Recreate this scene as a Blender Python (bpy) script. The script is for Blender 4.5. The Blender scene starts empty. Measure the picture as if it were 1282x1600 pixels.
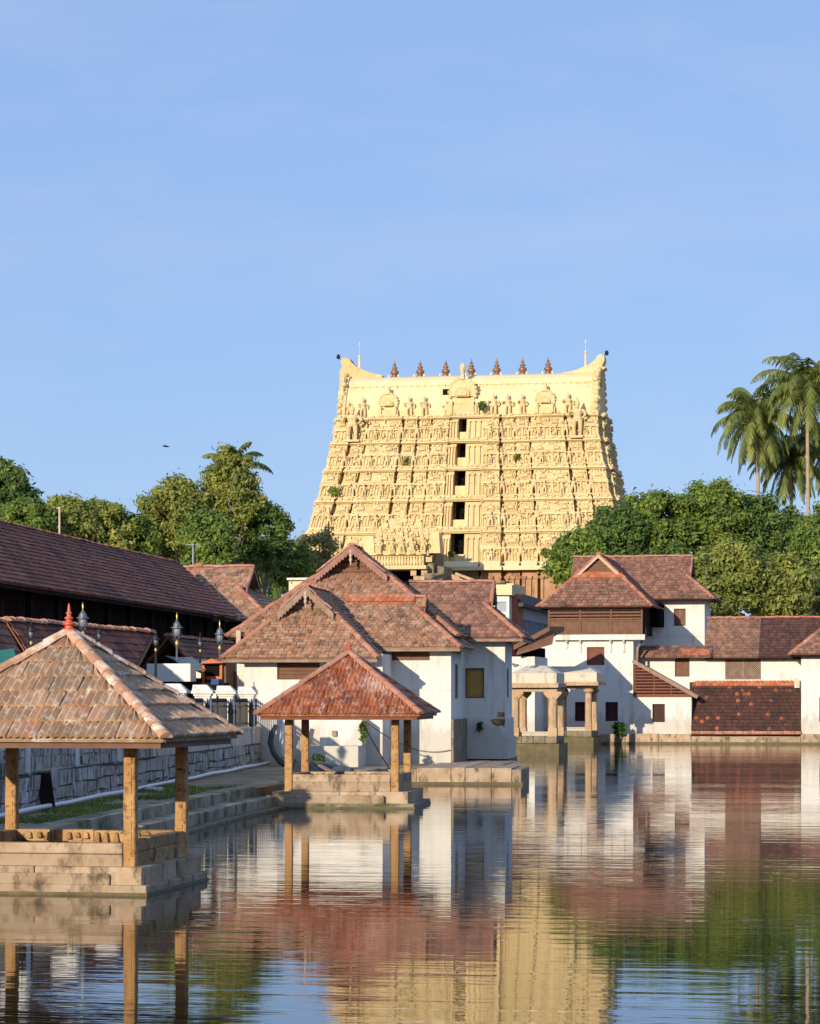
import bpy, math, random
from math import sin, cos, tan, pi, sqrt, radians, atan, atan2, floor
from mathutils import Vector, Matrix
from mathutils.geometry import tessellate_polygon
random.seed(11)
SC = bpy.context.scene
COL = SC.collection

# ------------------------------------------------------------------ camera, sky, sun, exposure
F_PX, CX, HY, CH = 4100.0, 641.0, 1095.0, 3.05      # focal length (px of the 1282 wide photo), centre, horizon row, eye height
YAW = atan(759.0 / F_PX)                            # the tank's long axis runs 10.5 degrees right of the view
cam = bpy.data.cameras.new('camera'); camo = bpy.data.objects.new('camera', cam); COL.objects.link(camo)
camo.location = (0, 0, CH); camo.rotation_euler = (radians(90), 0, YAW)
cam.sensor_fit = 'HORIZONTAL'; cam.sensor_width = 36.0; cam.lens = 36.0 * F_PX / 1282.0
cam.shift_y = (HY - 800.0) / 1282.0
cam.clip_start = 0.5; cam.clip_end = 9000
SC.camera = camo

SUN_DIR = Vector((0.29, 1.0, -0.27)).normalized()    # the way the light travels
SUN_EL = math.asin(-SUN_DIR.z); SUN_AZ = atan2(-SUN_DIR.x, -SUN_DIR.y)
world = bpy.data.worlds.new('World'); SC.world = world; world.use_nodes = True
wn = world.node_tree.nodes; wl = world.node_tree.links; wn.clear()
w_out = wn.new('ShaderNodeOutputWorld'); w_bg = wn.new('ShaderNodeBackground')
sky = wn.new('ShaderNodeTexSky'); sky.sky_type = 'NISHITA'; sky.sun_disc = False
sky.sun_elevation = SUN_EL; sky.sun_rotation = SUN_AZ
sky.altitude = 300; sky.air_density = 1.0; sky.dust_density = 0.3; sky.ozone_density = 3.0
w_mx = wn.new('ShaderNodeMix'); w_mx.data_type = 'RGBA'; w_mx.inputs[0].default_value = 0.72      # hazy, even evening blue
wl.new(sky.outputs[0], w_mx.inputs[6]); w_mx.inputs[7].default_value = (2.12, 3.20, 5.75, 1)
w_tc = wn.new('ShaderNodeTexCoord'); w_mp = wn.new('ShaderNodeMapping'); w_mp.inputs['Scale'].default_value = (7, 7, 26); wl.new(w_tc.outputs['Generated'], w_mp.inputs[0])
w_no = wn.new('ShaderNodeTexNoise'); w_no.inputs['Scale'].default_value = 1.0; w_no.inputs['Detail'].default_value = 5; w_no.inputs['Roughness'].default_value = 0.55; wl.new(w_mp.outputs[0], w_no.inputs['Vector'])
w_cr = wn.new('ShaderNodeValToRGB'); w_cr.color_ramp.elements[0].position = 0.46; w_cr.color_ramp.elements[0].color = (0, 0, 0, 1); w_cr.color_ramp.elements[1].position = 0.80; w_cr.color_ramp.elements[1].color = (0.30, 0.30, 0.30, 1); wl.new(w_no.outputs['Fac'], w_cr.inputs[0])
w_cl = wn.new('ShaderNodeMix'); w_cl.data_type = 'RGBA'; wl.new(w_cr.outputs[0], w_cl.inputs[0]); wl.new(w_mx.outputs[2], w_cl.inputs[6]); w_cl.inputs[7].default_value = (4.0, 4.3, 5.9, 1)     # the thinnest veil of evening cloud
wl.new(w_cl.outputs[2], w_bg.inputs['Color'])
w_bg.inputs['Strength'].default_value = 0.15
wl.new(w_bg.outputs[0], w_out.inputs['Surface'])
sun = bpy.data.lights.new('sun', 'SUN'); suno = bpy.data.objects.new('sun', sun); COL.objects.link(suno)
suno.rotation_euler = SUN_DIR.to_track_quat('-Z', 'Y').to_euler(); suno.location = (-40, -60, 60)
sun.energy = 4.7; sun.angle = radians(0.5); sun.color = (1.0, 0.86, 0.66)
SC.view_settings.view_transform = 'Standard'; SC.view_settings.look = 'None'
SC.view_settings.exposure = 0.0; SC.view_settings.gamma = 1.0
SC.render.engine = 'CYCLES'
SC.cycles.caustics_reflective = False; SC.cycles.caustics_refractive = False
SC.cycles.max_bounces = 6; SC.cycles.diffuse_bounces = 3; SC.cycles.glossy_bounces = 3

# ------------------------------------------------------------------ pixel -> metres on the ground plan
ROT = 0.0            # extra turn of the buildings that do not stand square to the tank's far end
FRAME = {}
def ray(px):
    k = (px - CX) / F_PX; a = YAW - ROT
    return (-sin(a) + cos(a) * k, cos(a) + sin(a) * k)
def gx(px, Y):
    dx, dy = ray(px); return dx * Y / dy
def gz(py, px, Y):
    dx, dy = ray(px); return CH - (py - HY) * (Y / dy) / F_PX
def gy(px, X):
    dx, dy = ray(px); return X * dy / dx
def at(px, py, Y):
    return Vector((gx(px, Y), Y, gz(py, px, Y)))
def on(px, py, z):
    w = F_PX * (CH - z) / (py - HY); dx, dy = ray(px); return Vector((dx * w, dy * w, z))
def dist(px, w):
    dx, dy = ray(px); return (dx * w, dy * w)

# ------------------------------------------------------------------ mesh builder
class MB:
    def __init__(self): self.v = []; self.f = []; self.m = []
    def poly(self, pts, m=0):
        b = len(self.v); self.v.extend([tuple(p) for p in pts]); self.f.append(tuple(range(b, b + len(pts)))); self.m.append(m)
    def mesh(self, vs, fs, m=0):
        b = len(self.v); self.v.extend([tuple(p) for p in vs])
        for f in fs: self.f.append(tuple(i + b for i in f)); self.m.append(m)
    def hexa(self, c, m=0, skip=()):
        fs = [(0, 3, 2, 1), (4, 5, 6, 7), (0, 1, 5, 4), (1, 2, 6, 5), (2, 3, 7, 6), (3, 0, 4, 7)]
        self.mesh(c, [f for i, f in enumerate(fs) if i not in skip], m)
    def box(self, x0, x1, y0, y1, z0, z1, m=0):
        self.hexa([(x0, y0, z0), (x1, y0, z0), (x1, y1, z0), (x0, y1, z0), (x0, y0, z1), (x1, y0, z1), (x1, y1, z1), (x0, y1, z1)], m)
    def fbox(self, f, u0, u1, o0, o1, z0, z1, m=0, tp=0.0):
        # tp: taper at the top (metres on u and o)
        self.hexa([f(u0, o1, z0), f(u1, o1, z0), f(u1, o0, z0), f(u0, o0, z0), f(u0 + tp, o1 - tp, z1), f(u1 - tp, o1 - tp, z1), f(u1 - tp, o0, z1), f(u0 + tp, o0, z1)], m)
    def bar(self, p, q, wa, wb, m=0, up=(0, 0, 1)):
        p = Vector(p); q = Vector(q); d = (q - p).normalized(); u = Vector(up)
        s = d.cross(u)
        if s.length < 1e-4: s = d.cross(Vector((1, 0, 0)))
        s.normalize(); t = s.cross(d).normalized(); s = s * wa / 2; t = t * wb / 2
        self.hexa([p - s - t, p + s - t, p + s + t, p - s + t, q - s - t, q + s - t, q + s + t, q - s + t], m)
    def tube(self, pts, rad, n=8, m=0, cap=True):
        pts = [Vector(p) for p in pts]
        if not isinstance(rad, (list, tuple)): rad = [rad] * len(pts)
        b = len(self.v); prev = None
        for i, p in enumerate(pts):
            d = (pts[min(i + 1, len(pts) - 1)] - pts[max(i - 1, 0)]).normalized()
            s = d.cross(Vector((0, 0, 1))) if prev is None else prev - d * prev.dot(d)
            if s.length < 1e-3: s = d.cross(Vector((1, 0, 0)))
            s.normalize(); prev = s; t = d.cross(s)
            for k in range(n):
                a = 2 * pi * k / n; self.v.append(tuple(p + (s * cos(a) + t * sin(a)) * rad[i]))
        for i in range(len(pts) - 1):
            for k in range(n):
                self.f.append((b + i * n + k, b + i * n + (k + 1) % n, b + (i + 1) * n + (k + 1) % n, b + (i + 1) * n + k)); self.m.append(m)
        if cap:
            self.f.append(tuple(b + k for k in range(n))[::-1]); self.m.append(m)
            e = b + (len(pts) - 1) * n; self.f.append(tuple(e + k for k in range(n))); self.m.append(m)
    def lathe(self, c, prof, n=12, m=0, sx=1.0, sy=1.0):
        b = len(self.v)
        for r, z in prof:
            for k in range(n):
                a = 2 * pi * k / n; self.v.append((c[0] + cos(a) * r * sx, c[1] + sin(a) * r * sy, c[2] + z))
        for i in range(len(prof) - 1):
            for k in range(n):
                self.f.append((b + i * n + k, b + i * n + (k + 1) % n, b + (i + 1) * n + (k + 1) % n, b + (i + 1) * n + k)); self.m.append(m)
        self.f.append(tuple(b + k for k in range(n))[::-1]); self.m.append(m)
        e = b + (len(prof) - 1) * n; self.f.append(tuple(e + k for k in range(n))); self.m.append(m)
    def ball(self, c, r, n=8, m=0, h=5):
        if not isinstance(r, (tuple, list)): r = (r, r, r)
        prof = [(max(sin(pi * i / h), 0.02) * 1.0, -cos(pi * i / h) * r[2]) for i in range(h + 1)]
        self.lathe(c, prof, n, m, r[0], r[1])
    def prism(self, pts, ext, m=0):
        # pts: planar loop of points; ext: vector
        e = Vector(ext); a = [Vector(p) for p in pts]; b = [p + e for p in a]; n = len(a)
        self.mesh(a + b, [tuple(range(n))[::-1], tuple(range(n, 2 * n))] + [(i, (i + 1) % n, n + (i + 1) % n, n + i) for i in range(n)], m)

def off_of(o):
    v = Vector((0, 0, 0))
    while o is not None: v += FRAME.get(o.name, o.location); o = o.parent
    return v
def build(mb, name, mats, parent=None, local=False, smooth=False):
    if not isinstance(mats, (list, tuple)): mats = [mats]
    me = bpy.data.meshes.new(name)
    loc = Vector((0, 0, 0)); vs = mb.v
    if parent is None and not local:
        xs = [p[0] for p in vs]; ys = [p[1] for p in vs]; zs = [p[2] for p in vs]
        loc = Vector(((min(xs) + max(xs)) / 2, (min(ys) + max(ys)) / 2, min(zs)))
        vs = [(p[0] - loc.x, p[1] - loc.y, p[2] - loc.z) for p in vs]
    elif parent is not None and not local:
        w = off_of(parent); vs = [(p[0] - w.x, p[1] - w.y, p[2] - w.z) for p in vs]
    me.from_pydata(vs, [], mb.f)
    for m in mats: me.materials.append(m)
    if len(mats) > 1: me.polygons.foreach_set('material_index', mb.m)
    if smooth: me.polygons.foreach_set('use_smooth', [True] * len(me.polygons))
    me.update()
    o = bpy.data.objects.new(name, me); COL.objects.link(o); o.location = loc
    if parent is not None: o.parent = parent
    return o
def thing(name, label, cat, loc=(0, 0, 0), rz=0.0, group=None):
    o = bpy.data.objects.new(name, None); COL.objects.link(o); o.location = Matrix.Rotation(ROT, 3, 'Z') @ Vector(loc); o.rotation_euler = (0, 0, rz + ROT)
    if ROT: FRAME[o.name] = Vector(loc)
    o.empty_display_size = 0.3
    o['label'] = label; o['category'] = cat
    if group: o['group'] = group
    return o
def tag(o, label, cat, group=None, kind=None):
    o['label'] = label; o['category'] = cat
    if group: o['group'] = group
    if kind: o['kind'] = kind
    return o
def struct(o): o['kind'] = 'structure'; return o
def worn(o, w=.02, seg=2):
    m = o.modifiers.new('worn_edges', 'BEVEL'); m.width = w; m.segments = seg; m.limit_method = 'ANGLE'; return o
def dup(root, loc, rz=0.0, label=None):
    r = root.copy(); COL.objects.link(r); r.location = loc; r.rotation_euler = (0, 0, rz)
    if label: r['label'] = label
    for ch in list(root.children):
        c = ch.copy(); COL.objects.link(c); c.parent = r
        for g in list(ch.children):
            d = g.copy(); COL.objects.link(d); d.parent = c
    return r
def subcopy(o, parent, loc, rz=0.0, sc=1.0):
    c = o.copy(); COL.objects.link(c); c.parent = parent; c.location = loc; c.rotation_euler = (0, 0, rz); c.scale = (sc, sc, sc)
    return c

# ------------------------------------------------------------------ materials
def newmat(name):
    m = bpy.data.materials.new(name); m.use_nodes = True
    nt = m.node_tree; b = nt.nodes['Principled BSDF']; return m, nt, b
def nd(nt, t, **kw):
    n = nt.nodes.new(t)
    for k, v in kw.items(): setattr(n, k, v)
    return n
def coords(nt, scale=(1, 1, 1), rot=(0, 0, 0), obj=False):
    mp = nd(nt, 'ShaderNodeMapping'); mp.inputs['Scale'].default_value = scale; mp.inputs['Rotation'].default_value = rot
    if obj:
        tc = nd(nt, 'ShaderNodeTexCoord'); nt.links.new(tc.outputs['Object'], mp.inputs[0])
    else:
        g = nd(nt, 'ShaderNodeNewGeometry'); nt.links.new(g.outputs['Position'], mp.inputs[0])
    return mp.outputs[0]
def noise(nt, co, scale, detail=4, rough=0.6):
    n = nd(nt, 'ShaderNodeTexNoise'); n.inputs['Scale'].default_value = scale; n.inputs['Detail'].default_value = detail; n.inputs['Roughness'].default_value = rough
    nt.links.new(co, n.inputs['Vector']); return n.outputs['Fac']
def ramp(nt, fac, stops, interp='LINEAR'):
    r = nd(nt, 'ShaderNodeValToRGB'); cr = r.color_ramp; cr.interpolation = interp
    while len(cr.elements) > 1: cr.elements.remove(cr.elements[-1])
    for i, (p, c) in enumerate(stops):
        e = cr.elements[0] if i == 0 else cr.elements.new(p)
        e.position = p; e.color = (c[0], c[1], c[2], 1) if isinstance(c, (tuple, list)) else (c, c, c, 1)
    nt.links.new(fac, r.inputs[0]); return r.outputs[0]
def mix(nt, fac, a, b, mode='MIX'):
    m = nd(nt, 'ShaderNodeMix'); m.data_type = 'RGBA'; m.blend_type = mode
    for sock, val in ((m.inputs[0], fac), (m.inputs[6], a), (m.inputs[7], b)):
        if isinstance(val, (int, float)): sock.default_value = val
        elif isinstance(val, (tuple, list)): sock.default_value = (val[0], val[1], val[2], 1)
        else: nt.links.new(val, sock)
    return m.outputs[2]
def bump(nt, b, h, dist=0.02, strength=1.0):
    n = nd(nt, 'ShaderNodeBump'); n.inputs['Distance'].default_value = dist; n.inputs['Strength'].default_value = strength
    nt.links.new(h, n.inputs['Height']); nt.links.new(n.outputs[0], b.inputs['Normal'])
def island(nt):
    return nd(nt, 'ShaderNodeNewGeometry').outputs['Random Per Island']

def m_rough(name, c1, c2, scale=1.5, rough=0.85, bdist=0.02, bscale=8, stain=None, sfrac=(0.55, 0.7), sscale=(1, 1, 1), sn=1.2, spec=0.3, isl=0.0):
    m, nt, b = newmat(name); co = coords(nt)
    col = ramp(nt, noise(nt, co, scale), [(0.35, c1), (0.68, c2)])
    if stain:
        msk = ramp(nt, noise(nt, coords(nt, sscale), sn, 6, 0.7), [(sfrac[0], 0), (sfrac[1], 1)])
        col = mix(nt, msk, col, stain)
    if isl: col = mix(nt, 1.0, col, ramp(nt, island(nt), [(0, (1 - isl,) * 3), (1, (1 + isl, 1 + isl * .9, 1 + isl * .8))]), 'MULTIPLY')
    nt.links.new(col, b.inputs['Base Color']); b.inputs['Roughness'].default_value = rough
    b.inputs['Specular IOR Level'].default_value = spec
    if bdist: bump(nt, b, noise(nt, co, bscale, 5, 0.65), bdist)
    return m
def m_tile(name, cols, lichen, lfrac, dark, dfrac, rough=0.6, lscale=2.0, sxyz=(1, 1, 1), bdist=0.012, wash=None):
    m, nt, b = newmat(name); co = coords(nt, sxyz)
    n = len(cols)
    col = ramp(nt, island(nt), [(i / n, c) for i, c in enumerate(cols)], 'LINEAR')
    big = noise(nt, coords(nt), 0.55, 4, 0.65)
    if dark: col = mix(nt, ramp(nt, big, [(dfrac[0], 0), (dfrac[1], 0.85)]), col, dark)
    fine = noise(nt, co, lscale, 7, 0.72)
    if lichen: col = mix(nt, ramp(nt, fine, [(lfrac[0], 0), (lfrac[1], 0.9)]), col, lichen)
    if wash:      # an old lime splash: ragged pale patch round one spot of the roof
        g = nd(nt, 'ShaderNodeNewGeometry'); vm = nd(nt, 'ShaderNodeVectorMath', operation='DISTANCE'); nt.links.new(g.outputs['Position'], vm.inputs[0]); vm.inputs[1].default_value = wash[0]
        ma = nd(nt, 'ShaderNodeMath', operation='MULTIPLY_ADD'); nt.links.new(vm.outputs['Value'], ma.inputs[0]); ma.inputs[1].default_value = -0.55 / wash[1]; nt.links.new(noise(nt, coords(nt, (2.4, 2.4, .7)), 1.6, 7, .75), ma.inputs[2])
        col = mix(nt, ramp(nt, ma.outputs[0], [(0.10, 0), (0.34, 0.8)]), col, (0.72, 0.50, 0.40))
    nt.links.new(col, b.inputs['Base Color']); b.inputs['Roughness'].default_value = rough; b.inputs['Specular IOR Level'].default_value = 0.4
    bump(nt, b, noise(nt, coords(nt), 14, 4, 0.6), bdist)
    return m
def m_leaf(name, cols, trans=0.42):
    m, nt, b = newmat(name)
    col = ramp(nt, island(nt), [(i / max(1, len(cols) - 1), c) for i, c in enumerate(cols)])
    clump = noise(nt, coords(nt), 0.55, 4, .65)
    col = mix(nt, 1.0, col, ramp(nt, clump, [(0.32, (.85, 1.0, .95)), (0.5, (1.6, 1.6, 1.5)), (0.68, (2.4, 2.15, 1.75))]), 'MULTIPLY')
    nt.links.new(col, b.inputs['Base Color']); b.inputs['Roughness'].default_value = 0.55; b.inputs['Specular IOR Level'].default_value = 0.25
    t = nd(nt, 'ShaderNodeBsdfTranslucent'); nt.links.new(col, t.inputs['Color'])
    ms = nd(nt, 'ShaderNodeMixShader'); ms.inputs[0].default_value = trans
    nt.links.new(b.outputs[0], ms.inputs[1]); nt.links.new(t.outputs[0], ms.inputs[2])
    nt.links.new(ms.outputs[0], nt.nodes['Material Output'].inputs['Surface'])
    return m
def m_plain(name, c, rough=0.6, metal=0.0, var=0.25, bdist=0.0, scale=4):
    m, nt, b = newmat(name); co = coords(nt)
    d = tuple(x * (1 - var) for x in c); l = tuple(min(1, x * (1 + var)) for x in c)
    nt.links.new(ramp(nt, noise(nt, co, scale), [(0.3, d), (0.7, l)]), b.inputs['Base Color'])
    b.inputs['Roughness'].default_value = rough; b.inputs['Metallic'].default_value = metal
    if bdist: bump(nt, b, noise(nt, co, scale * 4, 4), bdist)
    return m

M = {}
def m_plaster(name, base, dirt, amount=0.5):
    m, nt, b = newmat(name)
    col = ramp(nt, noise(nt, coords(nt), 0.9, 4), [(0.3, tuple(x * 0.94 for x in base)), (0.7, base)])
    streak = noise(nt, coords(nt, (1.6, 1.6, 0.28)), 1.3, 7, 0.72)
    col = mix(nt, ramp(nt, streak, [(0.51, 0), (0.76, amount)]), col, dirt)
    patch = noise(nt, coords(nt), 0.5, 6, 0.75)
    col = mix(nt, ramp(nt, patch, [(0.62, 0), (0.70, amount)]), col, tuple(x * 1.5 for x in dirt))
    # damp tide mark: ragged grey band where the wall meets wet ground
    sep = nd(nt, 'ShaderNodeSeparateXYZ'); g = nd(nt, 'ShaderNodeNewGeometry'); nt.links.new(g.outputs['Position'], sep.inputs[0])
    ad = nd(nt, 'ShaderNodeMath', operation='MULTIPLY_ADD'); nt.links.new(noise(nt, coords(nt, (1, 1, 0.4)), 1.4, 6, 0.7), ad.inputs[0]); ad.inputs[1].default_value = -3.4; nt.links.new(sep.outputs[2], ad.inputs[2])
    col = mix(nt, ramp(nt, ad.outputs[0], [(0.0, 0.42), (0.5, 0.0)]), col, tuple(x * 1.2 for x in dirt))
    nt.links.new(col, b.inputs['Base Color']); b.inputs['Roughness'].default_value = 0.9; b.inputs['Specular IOR Level'].default_value = 0.15
    bump(nt, b, noise(nt, coords(nt), 5, 5, 0.6), 0.015)
    return m
M['plaster'] = m_plaster('lime_plaster', (0.80, 0.77, 0.70), (0.30, 0.26, 0.20), 0.6)
M['plaster_old'] = m_plaster('stained_plaster', (0.76, 0.70, 0.59), (0.27, 0.21, 0.14), 0.9)
M['cream'] = m_rough('cream_paint', (0.72, 0.60, 0.34), (0.78, 0.66, 0.40), 1.0, 0.85, 0.01, 6, (0.4, 0.33, 0.22), (0.6, 0.75))
M['tile_near'] = m_tile('weathered_tan_tiles', [(0.42, 0.225, 0.12), (0.52, 0.315, 0.185), (0.34, 0.20, 0.115), (0.57, 0.37, 0.23), (0.46, 0.27, 0.145), (0.38, 0.25, 0.15)], (0.78, 0.66, 0.52), (0.52, 0.66), (0.24, 0.165, 0.10), (0.48, 0.66), 0.7, 2.6, (2.6, 2.6, 0.9))
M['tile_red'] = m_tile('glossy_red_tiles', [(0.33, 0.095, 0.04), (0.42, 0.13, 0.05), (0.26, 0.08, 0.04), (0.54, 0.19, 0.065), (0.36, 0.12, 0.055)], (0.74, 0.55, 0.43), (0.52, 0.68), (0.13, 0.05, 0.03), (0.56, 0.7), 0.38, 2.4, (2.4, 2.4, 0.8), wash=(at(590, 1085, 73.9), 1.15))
M['tile_bath'] = m_tile('old_brown_tiles', [(0.24, 0.13, 0.08), (0.42, 0.235, 0.145), (0.19, 0.105, 0.07), (0.50, 0.28, 0.165), (0.33, 0.20, 0.13), (0.43, 0.20, 0.105)], (0.60, 0.43, 0.30), (0.51, 0.67), (0.16, 0.095, 0.065), (0.52, 0.7), 0.75, 3.0)
M['tile_house'] = m_tile('dull_brown_tiles', [(0.21, 0.105, 0.07), (0.31, 0.155, 0.105), (0.18, 0.09, 0.062), (0.37, 0.19, 0.125)], (0.46, 0.31, 0.22), (0.54, 0.70), (0.10, 0.06, 0.045), (0.5, 0.7), 0.8, 1.6, (1, 1, 3))
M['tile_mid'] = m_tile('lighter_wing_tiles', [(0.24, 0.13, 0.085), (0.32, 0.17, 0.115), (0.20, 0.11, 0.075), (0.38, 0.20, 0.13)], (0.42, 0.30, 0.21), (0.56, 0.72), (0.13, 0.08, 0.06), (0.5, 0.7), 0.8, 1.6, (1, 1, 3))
M['tile_mid2'] = m_tile('darker_wing_tiles', [(0.12, 0.058, 0.042), (0.16, 0.075, 0.052), (0.09, 0.045, 0.035)], (0.22, 0.13, 0.09), (0.62, 0.75), (0.07, 0.042, 0.034), (0.5, 0.66), 0.8, 1.6)  # darker tiles for the right half of the wing roof
M['tile_dark'] = m_tile('blackened_tiles', [(0.085, 0.040, 0.030), (0.12, 0.05, 0.037), (0.06, 0.032, 0.026), (0.14, 0.055, 0.038), (0.10, 0.045, 0.032), (0.07, 0.035, 0.027), (0.11, 0.045, 0.035), (0.10, 0.04, 0.03), (0.09, 0.04, 0.03), (0.12, 0.05, 0.037), (0.06, 0.032, 0.026), (0.10, 0.045, 0.032), (0.085, 0.040, 0.030), (0.07, 0.035, 0.027), (0.11, 0.045, 0.035), (0.10, 0.04, 0.03), (0.08, 0.04, 0.03), (0.10, 0.045, 0.034), (0.09, 0.04, 0.03), (0.075, 0.037, 0.028), (0.09, 0.04, 0.03), (0.40, 0.13, 0.06)], (0.35, 0.10, 0.045), (0.66, 0.74), (0.05, 0.032, 0.025), (0.5, 0.65), 0.8, 1.4)
M['tile_hall'] = m_tile('dark_hall_tiles', [(0.24, 0.085, 0.05), (0.30, 0.11, 0.062), (0.18, 0.068, 0.043), (0.34, 0.13, 0.075)], (0.22, 0.16, 0.08), (0.60, 0.72), (0.10, 0.05, 0.042), (0.5, 0.65), 0.8, 1.2)
M['ridge_orange'] = m_tile('orange_ridge_tiles', [(0.52, 0.15, 0.06), (0.60, 0.19, 0.075), (0.42, 0.12, 0.06), (0.55, 0.24, 0.13)], (0.62, 0.42, 0.3), (0.6, 0.74), (0.2, 0.08, 0.05), (0.58, 0.72), 0.7)
M['ridge_pink'] = m_tile('faded_ridge_tiles', [(0.45, 0.20, 0.13), (0.52, 0.25, 0.17), (0.36, 0.15, 0.10), (0.50, 0.22, 0.12)], (0.68, 0.52, 0.42), (0.55, 0.70), (0.24, 0.13, 0.09), (0.58, 0.72), 0.7)
M['ridge_tan'] = m_tile('tan_ridge_tiles', [(0.54, 0.29, 0.17), (0.62, 0.36, 0.22), (0.46, 0.24, 0.14)], (0.82, 0.70, 0.56), (0.48, 0.60), (0.34, 0.2, 0.12), (0.58, 0.72), 0.7, 3.5)
M['wood'] = m_rough('brown_timber', (0.16, 0.075, 0.045), (0.22, 0.11, 0.065), 3, 0.7, 0.01, 14)
M['wood_red'] = m_rough('red_brown_shutter', (0.17, 0.055, 0.033), (0.24, 0.085, 0.05), 4, 0.65, 0.008, 14)
M['wood_grey'] = m_rough('greyed_timber', (0.26, 0.17, 0.12), (0.38, 0.27, 0.20), 3, 0.8, 0.01, 12)
M['wood_pink'] = m_rough('faded_pink_bargeboard', (0.30, 0.15, 0.12), (0.40, 0.22, 0.17), 3, 0.8, 0.01, 12)
M['wood_pale'] = m_rough('pale_bargeboard', (0.50, 0.38, 0.28), (0.62, 0.48, 0.36), 3, 0.8, 0.01, 12)
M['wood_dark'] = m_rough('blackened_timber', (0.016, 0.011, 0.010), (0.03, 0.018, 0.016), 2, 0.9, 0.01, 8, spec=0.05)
M['wood_gold'] = m_rough('varnished_shutter', (0.42, 0.23, 0.05), (0.52, 0.30, 0.075), 3, 0.5, 0.005, 12)
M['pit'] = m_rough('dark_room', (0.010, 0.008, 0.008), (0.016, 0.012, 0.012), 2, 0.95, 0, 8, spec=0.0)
M['dark_shutter'] = m_rough('dark_maroon_shutter', (0.045, 0.016, 0.016), (0.07, 0.025, 0.022), 3, 0.7, 0.005, 12)
M['col_stone'] = m_rough('ochre_column_stone', (0.44, 0.23, 0.085), (0.56, 0.33, 0.14), 3.5, 0.85, 0.02, 18, (0.22, 0.11, 0.045), (0.53, 0.63), (1, 1, 1), 8)
M['base_stone'] = m_rough('plinth_stone', (0.38, 0.27, 0.17), (0.52, 0.40, 0.28), 1.6, 0.9, 0.03, 7, (0.14, 0.10, 0.06), (0.50, 0.64), (1.5, 1.5, 0.8), 1.9, isl=.22)
M['carved'] = m_rough('carved_stone', (0.33, 0.20, 0.09), (0.50, 0.32, 0.16), 3, 0.9, 0.05, 7, (0.10, 0.07, 0.04), (0.52, 0.62), (1, 1, 1), 2.9, isl=.25)
M['step_stone'] = m_rough('mossy_step_stone', (0.26, 0.215, 0.15), (0.40, 0.34, 0.25), 1.2, 0.9, 0.03, 6, (0.10, 0.11, 0.05), (0.47, 0.62), (1, 1, 1), 1.3, isl=.22)
M['wet_stone'] = m_rough('damp_green_stone', (0.10, 0.075, 0.035), (0.17, 0.13, 0.06), 2, 0.6, 0.02, 8)
M['moss_stone'] = m_rough('mossy_dark_stone', (0.20, 0.16, 0.11), (0.32, 0.26, 0.18), 2, 0.9, 0.04, 5, (0.09, 0.10, 0.04), (0.5, 0.62), (1, 1, 1), 1.8)
M['mandapa'] = m_rough('warm_temple_stone', (0.46, 0.30, 0.17), (0.60, 0.43, 0.27), 2, 0.9, 0.03, 6, (0.22, 0.17, 0.12), (0.58, 0.72), (1, 1, 1), 1.3)
M['porch_roof'] = m_plaster('weathered_cream_roof', (0.72, 0.63, 0.50), (0.26, 0.19, 0.11), 0.95)
M['granite'] = m_rough('red_brown_granite', (0.40, 0.22, 0.12), (0.52, 0.31, 0.17), 0.8, 0.9, 0.06, 3, (0.16, 0.10, 0.07), (0.55, 0.68), (1, 1, 0.4), 0.8)
def m_blocks():
    m, nt, b = newmat('wall_blocks')
    col = ramp(nt, island(nt), [(0.0, (0.26, 0.235, 0.20)), (0.2, (0.38, 0.36, 0.33)), (0.38, (0.31, 0.24, 0.17)), (0.55, (0.44, 0.42, 0.39)), (0.72, (0.27, 0.16, 0.11)), (0.86, (0.36, 0.29, 0.20)), (1, (0.50, 0.48, 0.45))])
    st = noise(nt, coords(nt, (3, 3, 0.8)), 2.2, 7, 0.75)
    col = mix(nt, ramp(nt, st, [(0.46, 0), (0.60, 0.85)]), col, (0.66, 0.64, 0.60))
    st2 = noise(nt, coords(nt, (2, 2, 0.9)), 1.7, 6, 0.75)
    col = mix(nt, ramp(nt, st2, [(0.50, 0), (0.60, 0.9)]), col, (0.05, 0.045, 0.04))
    nt.links.new(col, b.inputs['Base Color']); b.inputs['Roughness'].default_value = 0.95
    bump(nt, b, noise(nt, coords(nt), 9, 5, 0.7), 0.04); return m
M['blocks'] = m_blocks()
M['mortar'] = m_rough('old_mortar', (0.10, 0.09, 0.08), (0.18, 0.16, 0.14), 3, 0.95, 0.02, 8)
def m_tower():
    m, nt, b = newmat('yellow_tower_paint')
    col = ramp(nt, noise(nt, coords(nt), 0.5, 5), [(0.3, (0.76, 0.575, 0.285)), (0.7, (0.85, 0.685, 0.385))])
    st = noise(nt, coords(nt, (1.3, 1.3, 0.5)), 0.9, 7, 0.75)
    col = mix(nt, ramp(nt, st, [(0.54, 0), (0.72, 0.62)]), col, (0.46, 0.29, 0.12))
    gr = noise(nt, coords(nt, (2.2, 2.2, 0.35)), 1.1, 6, 0.75)
    col = mix(nt, ramp(nt, gr, [(0.60, 0), (0.72, 0.65)]), col, (0.17, 0.13, 0.08))
    isl = ramp(nt, island(nt), [(0.0, (0.84, 0.80, 0.72)), (0.5, (.97, .97, .96)), (1, (1.04, 1.04, 1.04))]); col = mix(nt, 1.0, col, isl, 'MULTIPLY')
    nt.links.new(col, b.inputs['Base Color']); b.inputs['Roughness'].default_value = 0.85; b.inputs['Specular IOR Level'].default_value = 0.2
    bump(nt, b, noise(nt, coords(nt), 2.6, 5, 0.7), 0.22)
    return m
M['tower'] = m_tower()
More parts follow.
